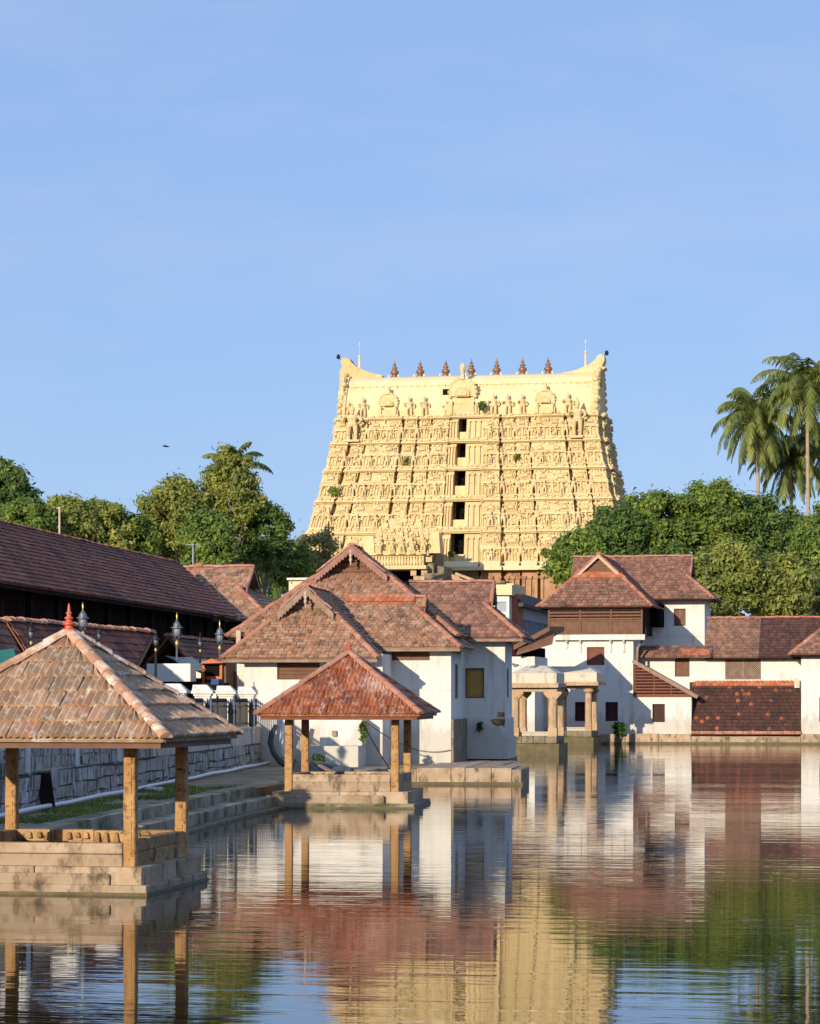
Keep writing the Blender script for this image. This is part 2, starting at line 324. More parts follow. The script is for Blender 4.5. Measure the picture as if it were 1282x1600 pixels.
M['tower_smooth'] = m_rough('smooth_yellow_paint', (0.78, 0.61, 0.33), (0.85, 0.69, 0.40), 0.4, 0.85, 0.02, 2, (0.60, 0.42, 0.20), (0.6, 0.75), (1, 1, 0.5), 0.7)
M['copper'] = m_plain('copper_finial', (0.34, 0.17, 0.085), 0.45, 0.5)
M['iron'] = m_plain('black_iron', (0.02, 0.02, 0.022), 0.5, 0.3)
M['lamp_grey'] = m_plain('grey_lamp_metal', (0.16, 0.18, 0.20), 0.5, 0.5)
M['gold'] = m_plain('gold_paint', (0.75, 0.52, 0.12), 0.35, 0.7)
M['lamp_glass'] = m_plain('milky_lamp_glass', (0.22, 0.25, 0.28), 0.25)
M['pvc'] = m_plain('white_plastic_pipe', (0.75, 0.74, 0.72), 0.4, 0, 0.08)
M['hose'] = m_plain('grey_hose', (0.065, 0.066, 0.070), 0.55, 0, 0.3)
M['finial_red'] = m_plain('vermilion_finial', (0.55, 0.11, 0.045), 0.5, 0, 0.15)
M['white_sheet'] = m_plain('white_board', (0.80, 0.79, 0.73), 0.6, 0, 0.04, 0, 1.5)
M['teal'] = m_plain('teal_tarpaulin', (0.03, 0.16, 0.17), 0.6, 0, 0.25)
M['tarp_grey'] = m_plain('blue_grey_sheet', (0.10, 0.14, 0.15), 0.6, 0, 0.25)
M['tarp_green'] = m_plain('green_tarpaulin', (0.02, 0.17, 0.12), 0.6, 0, 0.2)
M['orange'] = m_plain('orange_paint', (0.50, 0.13, 0.035), 0.6, 0, 0.2)
M['blue'] = m_plain('blue_cloth', (0.015, 0.06, 0.22), 0.7, 0, 0.3)
M['shed_brown'] = m_plain('shed_board', (0.14, 0.10, 0.075), 0.8, 0, 0.3)
M['blue_grey'] = m_plain('blue_grey_paint', (0.36, 0.39, 0.45), 0.8, 0, 0.12)
M['slate'] = m_plain('black_roof_sheet', (0.05, 0.055, 0.065), 0.7, 0, 0.3)
M['brick_red'] = m_plain('red_paint', (0.45, 0.13, 0.08), 0.8, 0, 0.2)
M['bark'] = m_rough('bark', (0.14, 0.11, 0.085), (0.24, 0.19, 0.15), 3, 0.9, 0.03, 8)
M['palm_bark'] = m_rough('palm_bark', (0.36, 0.27, 0.18), (0.46, 0.36, 0.26), 3, 0.9, 0.03, 6)
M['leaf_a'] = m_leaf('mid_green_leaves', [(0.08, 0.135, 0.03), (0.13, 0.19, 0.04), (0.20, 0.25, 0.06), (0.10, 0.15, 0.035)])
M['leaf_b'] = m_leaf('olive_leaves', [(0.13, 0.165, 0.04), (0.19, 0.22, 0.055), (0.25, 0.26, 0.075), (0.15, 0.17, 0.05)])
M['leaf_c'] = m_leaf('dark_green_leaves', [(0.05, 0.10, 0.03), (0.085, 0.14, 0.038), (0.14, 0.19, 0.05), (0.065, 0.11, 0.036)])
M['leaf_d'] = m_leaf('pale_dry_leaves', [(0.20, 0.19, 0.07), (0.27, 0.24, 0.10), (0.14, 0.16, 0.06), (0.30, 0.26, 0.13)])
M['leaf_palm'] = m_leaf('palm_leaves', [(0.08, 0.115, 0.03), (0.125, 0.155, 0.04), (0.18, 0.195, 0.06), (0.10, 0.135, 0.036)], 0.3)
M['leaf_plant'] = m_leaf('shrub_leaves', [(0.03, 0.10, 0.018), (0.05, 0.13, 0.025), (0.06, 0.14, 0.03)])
M['grass'] = m_leaf('grass_blades', [(0.07, 0.11, 0.022), (0.12, 0.15, 0.04), (0.24, 0.21, 0.08)])
def m_ground():
    m, nt, b = newmat('bank_soil')
    col = ramp(nt, noise(nt, coords(nt), 0.7, 6, 0.7), [(0.32, (0.10, 0.11, 0.04)), (0.44, (0.26, 0.19, 0.10)), (0.62, (0.42, 0.30, 0.17))])
    nt.links.new(col, b.inputs['Base Color']); b.inputs['Roughness'].default_value = 0.95
    bump(nt, b, noise(nt, coords(nt), 6, 5), 0.05); return m
M['ground'] = m_ground()
def m_water():
    m, nt, b = newmat('tank_water')
    b.inputs['Base Color'].default_value = (0.030, 0.026, 0.014, 1); b.inputs['Roughness'].default_value = 0.006; b.inputs['IOR'].default_value = 1.55
    b.inputs['Specular IOR Level'].default_value = 0.5
    r = (0, 0, -YAW)
    h1 = noise(nt, coords(nt, (0.22, 1.5, 1), r), 1.0, 3, 0.5)
    h2 = noise(nt, coords(nt, (0.7, 4.0, 1), r), 1.0, 3, 0.55)
    h3 = noise(nt, coords(nt, (0.03, 0.12, 1), r), 1.0, 2, 0.5)
    ma = nd(nt, 'ShaderNodeMath', operation='MULTIPLY_ADD'); nt.links.new(h2, ma.inputs[0]); ma.inputs[1].default_value = 0.34; nt.links.new(h1, ma.inputs[2])
    cal = ramp(nt, h3, [(0.38, 0.35), (0.62, 1.0)])
    mu = nd(nt, 'ShaderNodeMath', operation='MULTIPLY'); nt.links.new(ma.outputs[0], mu.inputs[0]); nt.links.new(cal, mu.inputs[1])
    bump(nt, b, mu.outputs[0], 0.0085)
    return m
M['water'] = m_water()
# ------------------------------------------------------------------ roofs
def span_at(poly, v):
    lo, hi = 1e9, -1e9; n = len(poly)
    for i in range(n):
        (u0, v0), (u1, v1) = poly[i], poly[(i + 1) % n]
        if abs(v1 - v0) < 1e-9:
            if abs(v - v0) < 1e-6: lo = min(lo, u0, u1); hi = max(hi, u0, u1)
            continue
        t = (v - v0) / (v1 - v0)
        if -1e-6 <= t <= 1 + 1e-6:
            u = u0 + (u1 - u0) * t; lo = min(lo, u); hi = max(hi, u)
    return lo, hi
def tiles(mb, O, U, V, poly, tw=0.24, rl=0.33, amp=0.03, lift=0.04, seg=4, waves=1, jit=0.006, m=0, plate=0.05, sag=0.0):
    O = Vector(O); U = Vector(U).normalized(); V = Vector(V).normalized(); N = U.cross(V)
    if N.z < 0: N = -N
    ul = [p[0] for p in poly]; vl = [p[1] for p in poly]; u0, u1, v0, v1 = min(ul), max(ul), min(vl), max(vl)
    rows = max(1, int(round((v1 - v0) / rl))); rl = (v1 - v0) / rows
    if plate:
        mb.prism([O + U * a + V * b - N * 0.02 for a, b in poly], -N * plate, m)
    for r in range(rows):
        va = v0 + r * rl; vb = min(va + rl * 1.06, v1)
        la, ha = span_at(poly, min(va + 1e-5, v1)); lb, hb = span_at(poly, max(vb - 1e-5, v0))
        ncol = int((max(ha, hb) - min(la, lb)) / tw) + 2
        us = min(la, lb) - (tw * 0.5 if r % 2 else 0) - random.random() * 0.0
        for c in range(ncol):
            ua = us + c * tw; ub = ua + tw
            if ub < min(la, lb) or ua > max(ha, hb): continue
            j0 = random.uniform(-jit, jit); j1 = random.uniform(-jit, jit); js = random.uniform(-jit, jit) * 2
            vs = []; ok = False
            for k in range(seg + 1):
                s = k / seg; u = ua + tw * s
                h = amp * (0.5 - 0.5 * cos(2 * pi * s * waves)) + 0.004
                uu = min(max(u + js, la), ha); ut = min(max(u + js, lb), hb)
                sg = -sag * sin(pi * (uu - u0) / max(u1 - u0, .1))
                pa = O + U * uu + V * (va + js * 0.6) + N * (h + lift + j0 + sg); pb = O + U * ut + V * vb + N * (h + j1 + sg)
                vs += [pa, pb, pa - N * (lift + 0.012)]
            w = max((vs[-3] - vs[0]).length, (vs[-2] - vs[1]).length)
            if w < tw * 0.12: continue
            fs = []
            for k in range(seg):
                a = k * 3; fs += [(a, a + 3, a + 4, a + 1), (a + 2, a + 5, a + 3, a)]
            mb.mesh(vs, fs, m)
def ridge_caps(mb, p, q, r=0.12, ln=0.4, m=0, n=5, drop=0.35, bumpy=0.02):
    p = Vector(p); q = Vector(q); L = (q - p).length; d = (q - p).normalized(); k = max(1, int(round(L / ln))); ln = L / k
    s = d.cross(Vector((0, 0, 1))).normalized(); t = s.cross(d).normalized()
    if t.z < 0: t = -t
    for i in range(k):
        a = p + d * (i * ln - 0.02); b = p + d * ((i + 1) * ln + 0.04); j = random.uniform(-bumpy, bumpy); vs = []
        for c, rr in ((a, r * 1.14), (b, r * 0.92)):
            for e in range(n + 1):
                an = pi * (e / n); vs.append(c + s * cos(an) * rr * 1.1 + t * (sin(an) * rr * 0.9 - drop * r + j))
        fs = [(e, e + 1, n + 2 + e, n + 1 + e) for e in range(n)] + [tuple(range(n + 1))]
        mb.mesh(vs, fs, m)
def bargeboard(mb, a, b, out, depth=0.3, th=0.06, teeth=0.0, m=0):
    # board hanging under the rake a->b; out: outward unit vector
    a = Vector(a); b = Vector(b); out = Vector(out)
    dn = Vector((0, 0, -1))
    mb.prism([a, b, b + dn * depth, a + dn * depth], out * th, m)
    if teeth:
        L = (b - a).length; n = int(L / teeth)
        for i in range(n):
            c0 = a + (b - a) * (i / n) + dn * depth; c1 = a + (b - a) * ((i + 1) / n) + dn * depth; cm = (c0 + c1) / 2 + dn * teeth * 0.55
            mb.prism([c0 + out * 0.005, c1 + out * 0.005, cm + out * 0.005], out * (th - 0.012), m)

def kerala_roof(parent, x0, x1, y0, y1, ze, pitch, axis, ga, gb, mats, tile=None, over=0.35, slopes=('f', 'b'), ends=('a', 'b'), barge=None, fancy=False, cap=0.12, name='roof', capm=None, eave=True, panel=None, ridge_hi=0.0):
    """Hipped roof; ga / gb: share of the rise at which each end's hip stops under a gablet (1: full hip, 0: plain gable)."""
    T = dict(tw=0.22, rl=0.24, amp=0.022, lift=0.03, seg=3, jit=0.006)
    if tile: T.update(tile)
    A0, A1, B0, B1 = (x0, x1, y0, y1) if axis == 'x' else (y0, y1, x0, x1)
    W = (lambda a, b, z: Vector((a, b, z))) if axis == 'x' else (lambda a, b, z: Vector((b, a, z)))
    hd = (B1 - B0) / 2; bc = (B0 + B1) / 2; tp = tan(radians(pitch)); rise = hd * tp; L = hd / cos(radians(pitch))
    ra = A0 + hd * ga if ga > 0 else A0; rb = A1 - hd * gb if gb > 0 else A1
    mb = MB(); rc = MB()
    # long slopes
    for sgn, tg in ((1, 'f'), (-1, 'b')):
        if tg not in slopes: continue
        be = B0 if sgn == 1 else B1
        poly = [(A0, 0), (A1, 0)]
        if gb > 0: poly.append((rb, gb * L))
        poly.append((rb, L)) if gb < 1 else None
        if ga < 1: poly.append((ra, L))
        if ga > 0: poly.append((ra, ga * L))
        O = W(0, be, ze); U = W(1, 0, 0); V = W(0, sgn * cos(radians(pitch)), sin(radians(pitch)))
        tiles(mb, O, U, V, poly, **T)
        for g, base, s in ((ga, ra, -1), (gb, rb, 1)):
            if 0 < g < 1 and over > 0:
                uu = sorted((base, base + s * over)); tiles(mb, O, U, V, [(uu[0], g * L), (uu[1], g * L), (uu[1], L), (uu[0], L)], **T)
    for g, ae, s, tg in ((ga, A0, 1, 'a'), (gb, A1, -1, 'b')):
        if g <= 0 or tg not in ends: continue
        poly = [(B0, 0), (B1, 0), (B1 - hd * g, g * L), (B0 + hd * g, g * L)]
        if g >= 1: poly = [(B0, 0), (B1, 0), (bc, L)]
        tiles(mb, W(ae, 0, ze), W(0, 1, 0), W(s * cos(radians(pitch)), 0, sin(radians(pitch))), poly, **T)
        for bb, sb in ((B0, 1), (B1, -1)):
            ridge_caps(rc, W(ae, bb, ze + 0.02), W(ae + s * hd * g, bb + sb * hd * g, ze + g * rise + 0.02), cap, 0.34)
    roof = build(mb, name, mats, parent)
    zr = ze + rise + 0.03
    ea = ra - (over if 0 < ga < 1 else 0); eb = rb + (over if 0 < gb < 1 else 0)
    ridge_caps(rc, W(ea, bc, zr), W(eb, bc, zr), cap, 0.34)
    for g, base, s in ((ga, ra, -1), (gb, rb, 1)):
        if 0 < g < 1:
            for sb in (1, -1):
                ridge_caps(rc, W(base + s * over, bc - sb * hd * (1 - g), ze + g * rise + 0.04), W(base + s * over, bc, zr), cap * 0.7, 0.3)
    build(rc, 'ridge_tiles', capm or M['ridge_orange'], roof)
    for g, base, s, tg in ((ga, ra, -1, 'a'), (gb, rb, 1, 'b')):
        if g >= 1 or tg not in ends: continue
        hb = hd * (1 - g); zb = ze + g * rise; pos = base + s * (over if g > 0 else 0.0)
        bb = MB(); o = W(s, 0, 0)
        for sb in (1, -1):
            bargeboard(bb, W(pos, bc - sb * (hb + 0.1), zb - 0.12), W(pos, bc, ze + rise - 0.03), o, 0.26 if hb > 0.9 else 0.18, 0.06, 0.16 if fancy else 0)
        if fancy:
            pd = MB()
            for k in (0, 1, 2):
                pd.ball(W(pos + s * 0.03, bc, ze + rise - 0.30 - 0.16 * k), (0.07, 0.07, 0.10), 6)
            pd.bar(W(pos + s * 0.03, bc, ze + rise - 0.1), W(pos + s * 0.03, bc, ze + rise - 0.82), 0.05, 0.05)
        build(bb, 'bargeboard', barge or M['wood_pink'], roof)
        if fancy: build(pd, 'gable_pendant', M['wood_pale'], roof)
        gp = MB(); q = base - s * 0.05
        gp.prism([W(q, bc - hb + 0.05, zb), W(q, bc + hb - 0.05, zb), W(q, bc, ze + rise - 0.06)], W(-s * 0.06, 0, 0))
        n = int((rise * (1 - g)) / 0.22)
        for i in range(n):
            z = zb + 0.12 + i * 0.22; hw = hb * (1 - (z - zb + 0.1) / (rise * (1 - g))) - 0.06
            if hw > 0.08: gp.bar(W(q + s * 0.03, bc - hw, z), W(q + s * 0.03, bc + hw, z), 0.06, 0.13)
        build(gp, 'gable_panel', panel or M['wood'], roof)
    if eave:
        eb_ = MB()
        e = 0.10
        for (p, q_) in ((W(A0, B0, 0), W(A1, B0, 0)), (W(A1, B0, 0), W(A1, B1, 0)), (W(A0, B0, 0), W(A0, B1, 0))):
            p.z = q_.z = ze - 0.11
            c = W((A0 + A1) / 2, bc, ze - 0.11); p = p + (c - p).normalized() * e; q_ = q_ + (c - q_).normalized() * e
            eb_.bar(p, q_, 0.05, 0.12)
        build(eb_, 'eave_board', M['wood_dark'] if eave is True else eave, roof)
    return roof

# ------------------------------------------------------------------ walls with real openings
def pierced(mb, f, u0, u1, z0, z1, opens, depth=0.18, m=0):
    us = sorted(set([u0, u1] + [a for o in opens for a in o[:2]])); zs = sorted(set([z0, z1] + [a for o in opens for a in o[2:4]]))
    for i in range(len(us) - 1):
        for j in range(len(zs) - 1):
            cu = (us[i] + us[i + 1]) / 2; cz = (zs[j] + zs[j + 1]) / 2
            if any(o[0] < cu < o[1] and o[2] < cz < o[3] for o in opens): continue
            mb.poly([f(us[i], 0, zs[j]), f(us[i + 1], 0, zs[j]), f(us[i + 1], 0, zs[j + 1]), f(us[i], 0, zs[j + 1])], m)
    for a, b, c, d in opens:
        D = -depth
        mb.poly([f(a, 0, c), f(a, D, c), f(a, D, d), f(a, 0, d)], m); mb.poly([f(b, 0, c), f(b, 0, d), f(b, D, d), f(b, D, c)], m)
        mb.poly([f(a, 0, d), f(a, D, d), f(b, D, d), f(b, 0, d)], m); mb.poly([f(a, 0, c), f(b, 0, c), f(b, D, c), f(a, D, c)], m)
        mb.poly([f(a, D, c), f(b, D, c), f(b, D, d), f(a, D, d)], m)
def F_front(Y): return lambda u, o, z: Vector((u, Y - o, z))
def F_right(X): return lambda u, o, z: Vector((X + o, u, z))
def wall_block(mb, x0, x1, y0, y1, z0, z1, fo=(), ro=(), depth=0.18, m=0):
    pierced(mb, F_front(y0), x0, x1, z0, z1, fo, depth, m)
    pierced(mb, F_right(x1), y0, y1, z0, z1, ro, depth, m)
    mb.poly([(x0, y0, z0), (x0, y0, z1), (x0, y1, z1), (x0, y1, z0)], m)
    mb.poly([(x0, y1, z0), (x0, y1, z1), (x1, y1, z1), (x1, y1, z0)], m)
    mb.poly([(x0, y0, z1), (x1, y0, z1), (x1, y1, z1), (x0, y1, z1)], m)
def window(parent, f, o, mat, boards=0, horiz=False, frame=None, depth=0.14, sill=False, label=None, dark=None):
    """frame + shutter set inside an opening (u0,u1,z0,z1)"""
    a, b, c, d = o; fr = MB(); t = 0.05
    fr.fbox(f, a + .004, a + t, -depth + 0.02, -0.03, c + .004, d - .004); fr.fbox(f, b - t, b - .004, -depth + 0.02, -0.03, c + .004, d - .004)
    fr.fbox(f, a + t, b - t, -depth + 0.02, -0.03, d - t, d - .004); fr.fbox(f, a + t, b - t, -depth + 0.02, -0.03, c + .004, c + t)
    w = build(fr, 'window', frame or mat, parent)
    if label: w['label'] = label
    sh = MB(); a += t; b -= t; c += t; d -= t
    if boards == 0:
        sh.fbox(f, a, b, -depth + 0.004, -depth + 0.03, c, d)
    elif horiz:
        h = (d - c) / boards
        for i in range(boards): sh.fbox(f, a, b, -depth + 0.004, -depth + 0.05 + random.uniform(0, .02), c + i * h + 0.006, c + (i + 1) * h - 0.006)
    else:
        h = (b - a) / boards
        for i in range(boards): sh.fbox(f, a + i * h + 0.006, a + (i + 1) * h - 0.006, -depth + 0.004, -depth + 0.04 + random.uniform(0, .015), c, d)
    build(sh, 'shutter', mat, w)
    if sill:
        s = MB(); s.fbox(f, a - 0.12, b + 0.12, -0.02, 0.08, c - 0.13, c - 0.06); build(s, 'sill', sill, w)
    return w

# ------------------------------------------------------------------ setting: ground, banks, water
hole = [(-15.75, 3), (-15.75, 43.5), (-16.25, 50), (-17.55, 66), (-17.9, 72.6), dist(604, 96.4), dist(815, 96.4), dist(826, 99), dist(800, 111), dist(806, 116), (-22.0, 140), (-22.2, 148), (-24.6, 184.75), (62, 184.75), (62, 3)]
big = [(-2600, -400), (2600, -400), (2600, 3400), (-2600, 3400)]
GZ = 0.56
mb = MB()
vs = [Vector((x, y, GZ)) for x, y in big] + [Vector((x, y, GZ)) for x, y in hole]
tri = tessellate_polygon([vs[:4], vs[4:]])
mb.mesh(vs, [tuple(t) for t in tri])
for i in range(len(hole)):
    a = hole[i]; b = hole[(i + 1) % len(hole)]
    mb.poly([(a[0], a[1], GZ), (b[0], b[1], GZ), (b[0], b[1], -1.5), (a[0], a[1], -1.5)])
mb.poly([(x, y, -1.5) for x, y in hole])
g = build(mb, 'ground', [M['ground']], local=True); struct(g)
mb = MB(); mb.poly([(-40, -2, 0), (70, -2, 0), (70, 190, 0), (-40, 190, 0)])
w = build(mb, 'water', [M['water']], local=True); struct(w)
# stone steps along the left bank
def strip(path, w0, w1, z0, z1, name, mat, seglen=1.5):
    mb = MB()
    for i in range(len(path) - 1):
        a = Vector((*path[i], 0)); b = Vector((*path[i + 1], 0)); d = (b - a).normalized(); n = Vector((d.y, -d.x, 0)); L = (b - a).length
        k = max(1, int(L / seglen))
        for j in range(k):
            p = a + d * (L * j / k + 0.004); q = a + d * (L * (j + 1) / k - 0.004); e = random.uniform(-0.03, 0.03); ez = random.uniform(-0.012, 0.012); g_ = random.uniform(-0.012, .012)
            c = [p + n * w0, p + n * (w1 + e), q + n * (w1 + e + g_), q + n * w0]
            mb.hexa([(v.x, v.y, z0) for v in c] + [(v.x, v.y, z1 + ez) for v in c])
    return struct(worn(build(mb, name, mat), .025))
left = [(-15.75, 3), (-15.75, 43.5), (-16.25, 50), (-17.55, 66), (-17.9, 72.4)]
strip(left, -0.5, 0.06, -0.2, 0.61, 'bank_kerb', M['step_stone'], 1.7)
strip(left, 0.061, 0.62, -0.2, 0.34, 'bank_step', M['step_stone'], 2.1)
strip(left, 0.621, 0.95, -0.3, 0.07, 'bank_footing', M['wet_stone'], 2.6)
strip([(-18.05, 77.4), dist(603.5, 96.2)], -0.5, 0.1, -0.2, 0.60, 'bank_kerb', M['step_stone'], 1.4)
# back banks
strip([dist(806, 116), (-22.0, 140), (-22.2, 148), (-24.6, 184.75)], -0.4, 0.05, -0.3, 0.62, 'bank_kerb', M['moss_stone'], 1.2)

# grass on the left bank
mb = MB(); r = random.Random(5)
def in_bank(y): return -16.1 - (y - 50) * 0.087
for i in range(5200):
    y = r.uniform(44, 74); xl = in_bank(y) - 0.6; xr_ = -18.75 - (y - 53.3) * 0.118 + 0.35
    t = r.random(); x = xr_ + (xl - xr_) * t
    if sin(x * 2.1 + y * 0.7) + sin(y * 0.9 - x) + r.uniform(-1, 1) < 0.1: continue
    for k in range(3):
        a = r.uniform(0, 6.28); h = r.uniform(0.03, 0.10); lx, ly = cos(a) * 0.03, sin(a) * 0.03
        bx, by = x + r.uniform(-.05, .05), y + r.uniform(-.05, .05)
        mb.poly([(bx - ly, by + lx, GZ), (bx + ly, by - lx, GZ), (bx + lx * 1.5, by + ly * 1.5, GZ + h)])
g = build(mb, 'grass', M['grass']); tag(g, 'short patchy grass on the stone edged bank', 'grass', kind='stuff')

# ------------------------------------------------------------------ pavilions in the tank
def pavilion(root, hs, he, ze, za, cw, dims, mats, tile, finial_mat, cap, capm, rounded=False):
    """local: x right, y back, origin on the water; hs column half spacing, he eave half width"""
    zf, zs, zp, fo, so = dims[:5]       # footing top, slab top, parapet top; overhangs beyond the columns
    ft = MB()
    for i in range(4):
        pass
    f = hs + fo; s = hs + so
    ft.box(-f, f, -f, f, -1.2, zf); worn(build(ft, 'footing', mats['foot'], root, True), .03)
    wb = MB(); wb.box(-f - .012, f + .012, -f - .012, f + .012, -1.1, .045); build(wb, 'wet_band', M['wet_stone'], root, True)
    kb = MB(); kb.box(-f + .02, hs - .25, -f + .02, -s - .005, zf - .02, zs - .02 - .08); worn(build(kb, 'kerb_stone', mats['slab'], root, True), .035)
    sl = MB()
    n = dims[7] if len(dims) > 7 else 3
    for i in range(n):           # front face made of long stones with open joints
        a = -s + 2 * s * i / n + 0.005; b = -s + 2 * s * (i + 1) / n - 0.005; e = random.uniform(0, 0.02)
        sl.box(a, b, -s - e, -s + 0.5, zf - 0.02, zs - 0.004 * random.random())
        sl.box(-s + 0.505, s - 0.505, a if i else -s + 0.51, b if i < n - 1 else s, zf - 0.01, zs - 0.02)
    for i in range(n):
        a = -s + 0.51 + (2 * s - 0.51) * i / n; b = -s + 0.51 + (2 * s - 0.51) * (i + 1) / n - 0.01; e = random.uniform(0, 0.02)
        sl.box(s - 0.5, s + e, a, b, zf - 0.02, zs - 0.004 * random.random()); sl.box(-s - e, -s + 0.5, a, b, zf - 0.02, zs - 0.004 * random.random())
    worn(build(sl, 'slab', mats['slab'], root, True), .022)
    pm = MB(); pf = MB(); c = hs - cw / 2 - 0.01; t = cw * 0.8
    def course(f_, a, b, z0, z1, k, o0, o1, jz=0.01, pm=pm):
        for i in range(k):
            u0 = a + (b - a) * i / k + 0.004; u1 = a + (b - a) * (i + 1) / k - 0.004
            pm.fbox(f_, u0, u1, o0, o1 + random.uniform(-0.012, 0.012), z0, z1 + random.uniform(-jz, jz))
    zm = zs + (zp - zs) * 0.52
    faces = [lambda u, o, z: Vector((u, -hs - o, z)), lambda u, o, z: Vector((hs + o, u, z)), lambda u, o, z: Vector((u, hs + o, z)), lambda u, o, z: Vector((-hs - o, u, z))]
    for i, f_ in enumerate(faces):
        lo = dims[5] if (len(dims) > 5 and i == 0) else zp
        zm_ = zs + (lo - zs) * 0.52
        tg_ = pf if i == 0 else pm
        course(f_, -c, c, zs - 0.03, zm_, 1 if i == 0 else 3, -t, t * 0.62, pm=tg_); course(f_, -c, c, zm_ + 0.002, lo, 1 if i == 0 else 4, -t * 0.9, t * 0.56, pm=tg_)
        if i == 2:
            for q in range(16):
                u = -c + 2 * c * (q + .5) / 16 + random.uniform(-.04, .04); hh = random.uniform(.08, .17); pm.fbox(lambda u_, o_, z_: Vector((u_, hs - o_, z_)), u - .05, u + .05, t * .8, t * 1.25 + random.uniform(0, .04), zp - .05 - hh, zp - .04, 0, .02)
    worn(build(pm, 'parapet', mats['parapet'], root, True), .018); worn(build(pf, 'front_parapet', mats['slab'], root, True), .025)
    fl = MB(); fl.box(-hs + t + .02, hs - t - .02, -hs + t + .02, hs - t - .02, zs - 0.05, zs + 0.12); build(fl, 'floor', mats['slab'], root, True)
    for sx in (-1, 1):
        for sy in (-1, 1):
            cm = MB(); x, y = sx * hs, sy * hs; h = cw / 2
            z0 = zs - 0.02; z1 = ze - 0.02; prev = None
            ns = 12; rings = []; ch = h * .82
            for q in range(ns + 1):
                zq = z0 + (z1 - z0) * q / ns; kq = 1.03 - .06 * q / ns; w_ = [random.uniform(-.004, .004) for _ in range(8)]
                rings.append([(x + (a_ * h) * kq + w_[i_], y + (b_ * h) * kq + w_[(i_ + 3) % 8], zq) for i_, (a_, b_) in enumerate(((-.8, -1), (.8, -1), (1, -.8), (1, .8), (.8, 1), (-.8, 1), (-1, .8), (-1, -.8)))])
            cm.mesh([p_ for r_ in rings for p_ in r_], [(q * 8 + i_, q * 8 + (i_ + 1) % 8, q * 8 + 8 + (i_ + 1) % 8, q * 8 + 8 + i_) for q in range(ns) for i_ in range(8)])
            for k in range(9):      # worn carving on the shaft
                zz = z0 + 0.3 + (z1 - z0 - 0.5) * k / 9 + random.uniform(-.04, .04)
                cm.box(x - h * 0.45, x + h * 0.45, y - h * 1.0 - 0.016, y - h + 0.02, zz, zz + random.uniform(0.06, 0.14))
            build(cm, 'column', mats['col'], root, True)
    bm_ = MB(); bh = 0.13; e = he - 0.1
    for f_ in (lambda u, o, z: Vector((u, -o, z)), lambda u, o, z: Vector((u, o, z))): bm_.fbox(f_, -e, e, e - 0.06, e, ze - bh - .02, ze - 0.02)
    for f_ in (lambda u, o, z: Vector((o, u, z)), lambda u, o, z: Vector((-o, u, z))): bm_.fbox(f_, -e + 0.065, e - 0.065, e - 0.058, e - .002, ze - bh - .018, ze - 0.022)
    build(bm_, 'eave_board', mats['eave'], root, True)
    bb = MB()
    for k in (-1, 1):
        bb.box(-hs - .2, hs + .2, k * hs - 0.08, k * hs + 0.08, ze + 0.0, ze + 0.16); bb.box(k * hs - 0.08, k * hs + 0.08, -hs + .09, hs - .09, ze + 0.003, ze + 0.157)
    build(bb, 'wall_beam', M['wood_dark'], root, True)
    mb = MB(); P = atan2(za - ze, he); L = he / cos(P)
    for k in range(4):
        a = pi / 2 * k; R = Matrix.Rotation(a, 3, 'Z')
        tiles(mb, R @ Vector((0, -he, 0)) + Vector((0, 0, ze)), R @ Vector((1, 0, 0)), R @ Vector((0, cos(P), sin(P))), [(-he, 0), (he, 0), (0, L)], **tile)
    roof = build(mb, 'roof', mats['roof'], root, True)
    rc = MB()
    for sx in (-1, 1):
        for sy in (-1, 1): ridge_caps(rc, (sx * he * 1.01, sy * he * 1.01, ze + 0.05), (sx * 0.06, sy * 0.06, za + 0.04), cap, 0.36, 0, 6, 0.25, 0.012)
    build(rc, 'ridge_tiles', capm, roof, True)
    fm = MB(); k = dims[6] if len(dims) > 6 else 1.0
    prof = [(0.12, -0.05), (0.115, 0.05), (0.07, 0.07), (0.065, 0.10), (0.10, 0.125), (0.10, 0.15), (0.055, 0.17), (0.05, 0.20), (0.075, 0.22), (0.07, 0.24), (0.04, 0.255), (0.036, 0.29), (0.052, 0.30), (0.05, 0.32), (0.028, 0.335), (0.024, 0.40), (0.008, 0.47)]
    fm.lathe((0, 0, za + 0.05), [(a * k, b * k) for a, b in prof], 14)
    build(fm, 'finial', finial_mat, roof, True)

# near pavilion
c1 = ((gx(205, 39.9) + 0.0) - 1.5, 41.38)
R1 = thing('pavilion', 'nearest square pavilion with a pale tan tiled pyramid roof and red spike finial', 'pavilion', (c1[0], c1[1], 0), 0.0, 'tiled pavilions in the tank')
pavilion(R1, 1.5, 2.28, 2.46, 4.13, 0.19, (0.16, 0.44, 0.86, 0.36, 0.26, 0.80, 1.0, 2),
         dict(foot=M['base_stone'], slab=M['base_stone'], parapet=M['carved'], col=M['col_stone'], eave=M['wood'], roof=M['tile_near']),
         dict(tw=0.25, rl=0.40, amp=0.05, lift=0.045, seg=8, waves=2, jit=0.010), M['finial_red'], 0.095, M['ridge_tan'])
# second pavilion
c2 = dist(546, 76.3)
R2 = thing('pavilion', 'farther square pavilion with glossy red tiled roof beside the white bathhouse', 'pavilion', (c2[0], c2[1], 0), radians(4.0), 'tiled pavilions in the tank')
pavilion(R2, 1.53, 2.33, 2.66, 4.40, 0.215, (0.14, 0.47, 0.95, 0.62, 0.42, 0.95, 0.85, 2),
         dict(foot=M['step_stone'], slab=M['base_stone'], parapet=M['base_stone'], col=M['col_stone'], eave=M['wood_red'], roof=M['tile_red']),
         dict(tw=0.25, rl=0.36, amp=0.048, lift=0.045, seg=8, waves=2, jit=0.009), M['finial_red'], 0.095, M['ridge_pink'])
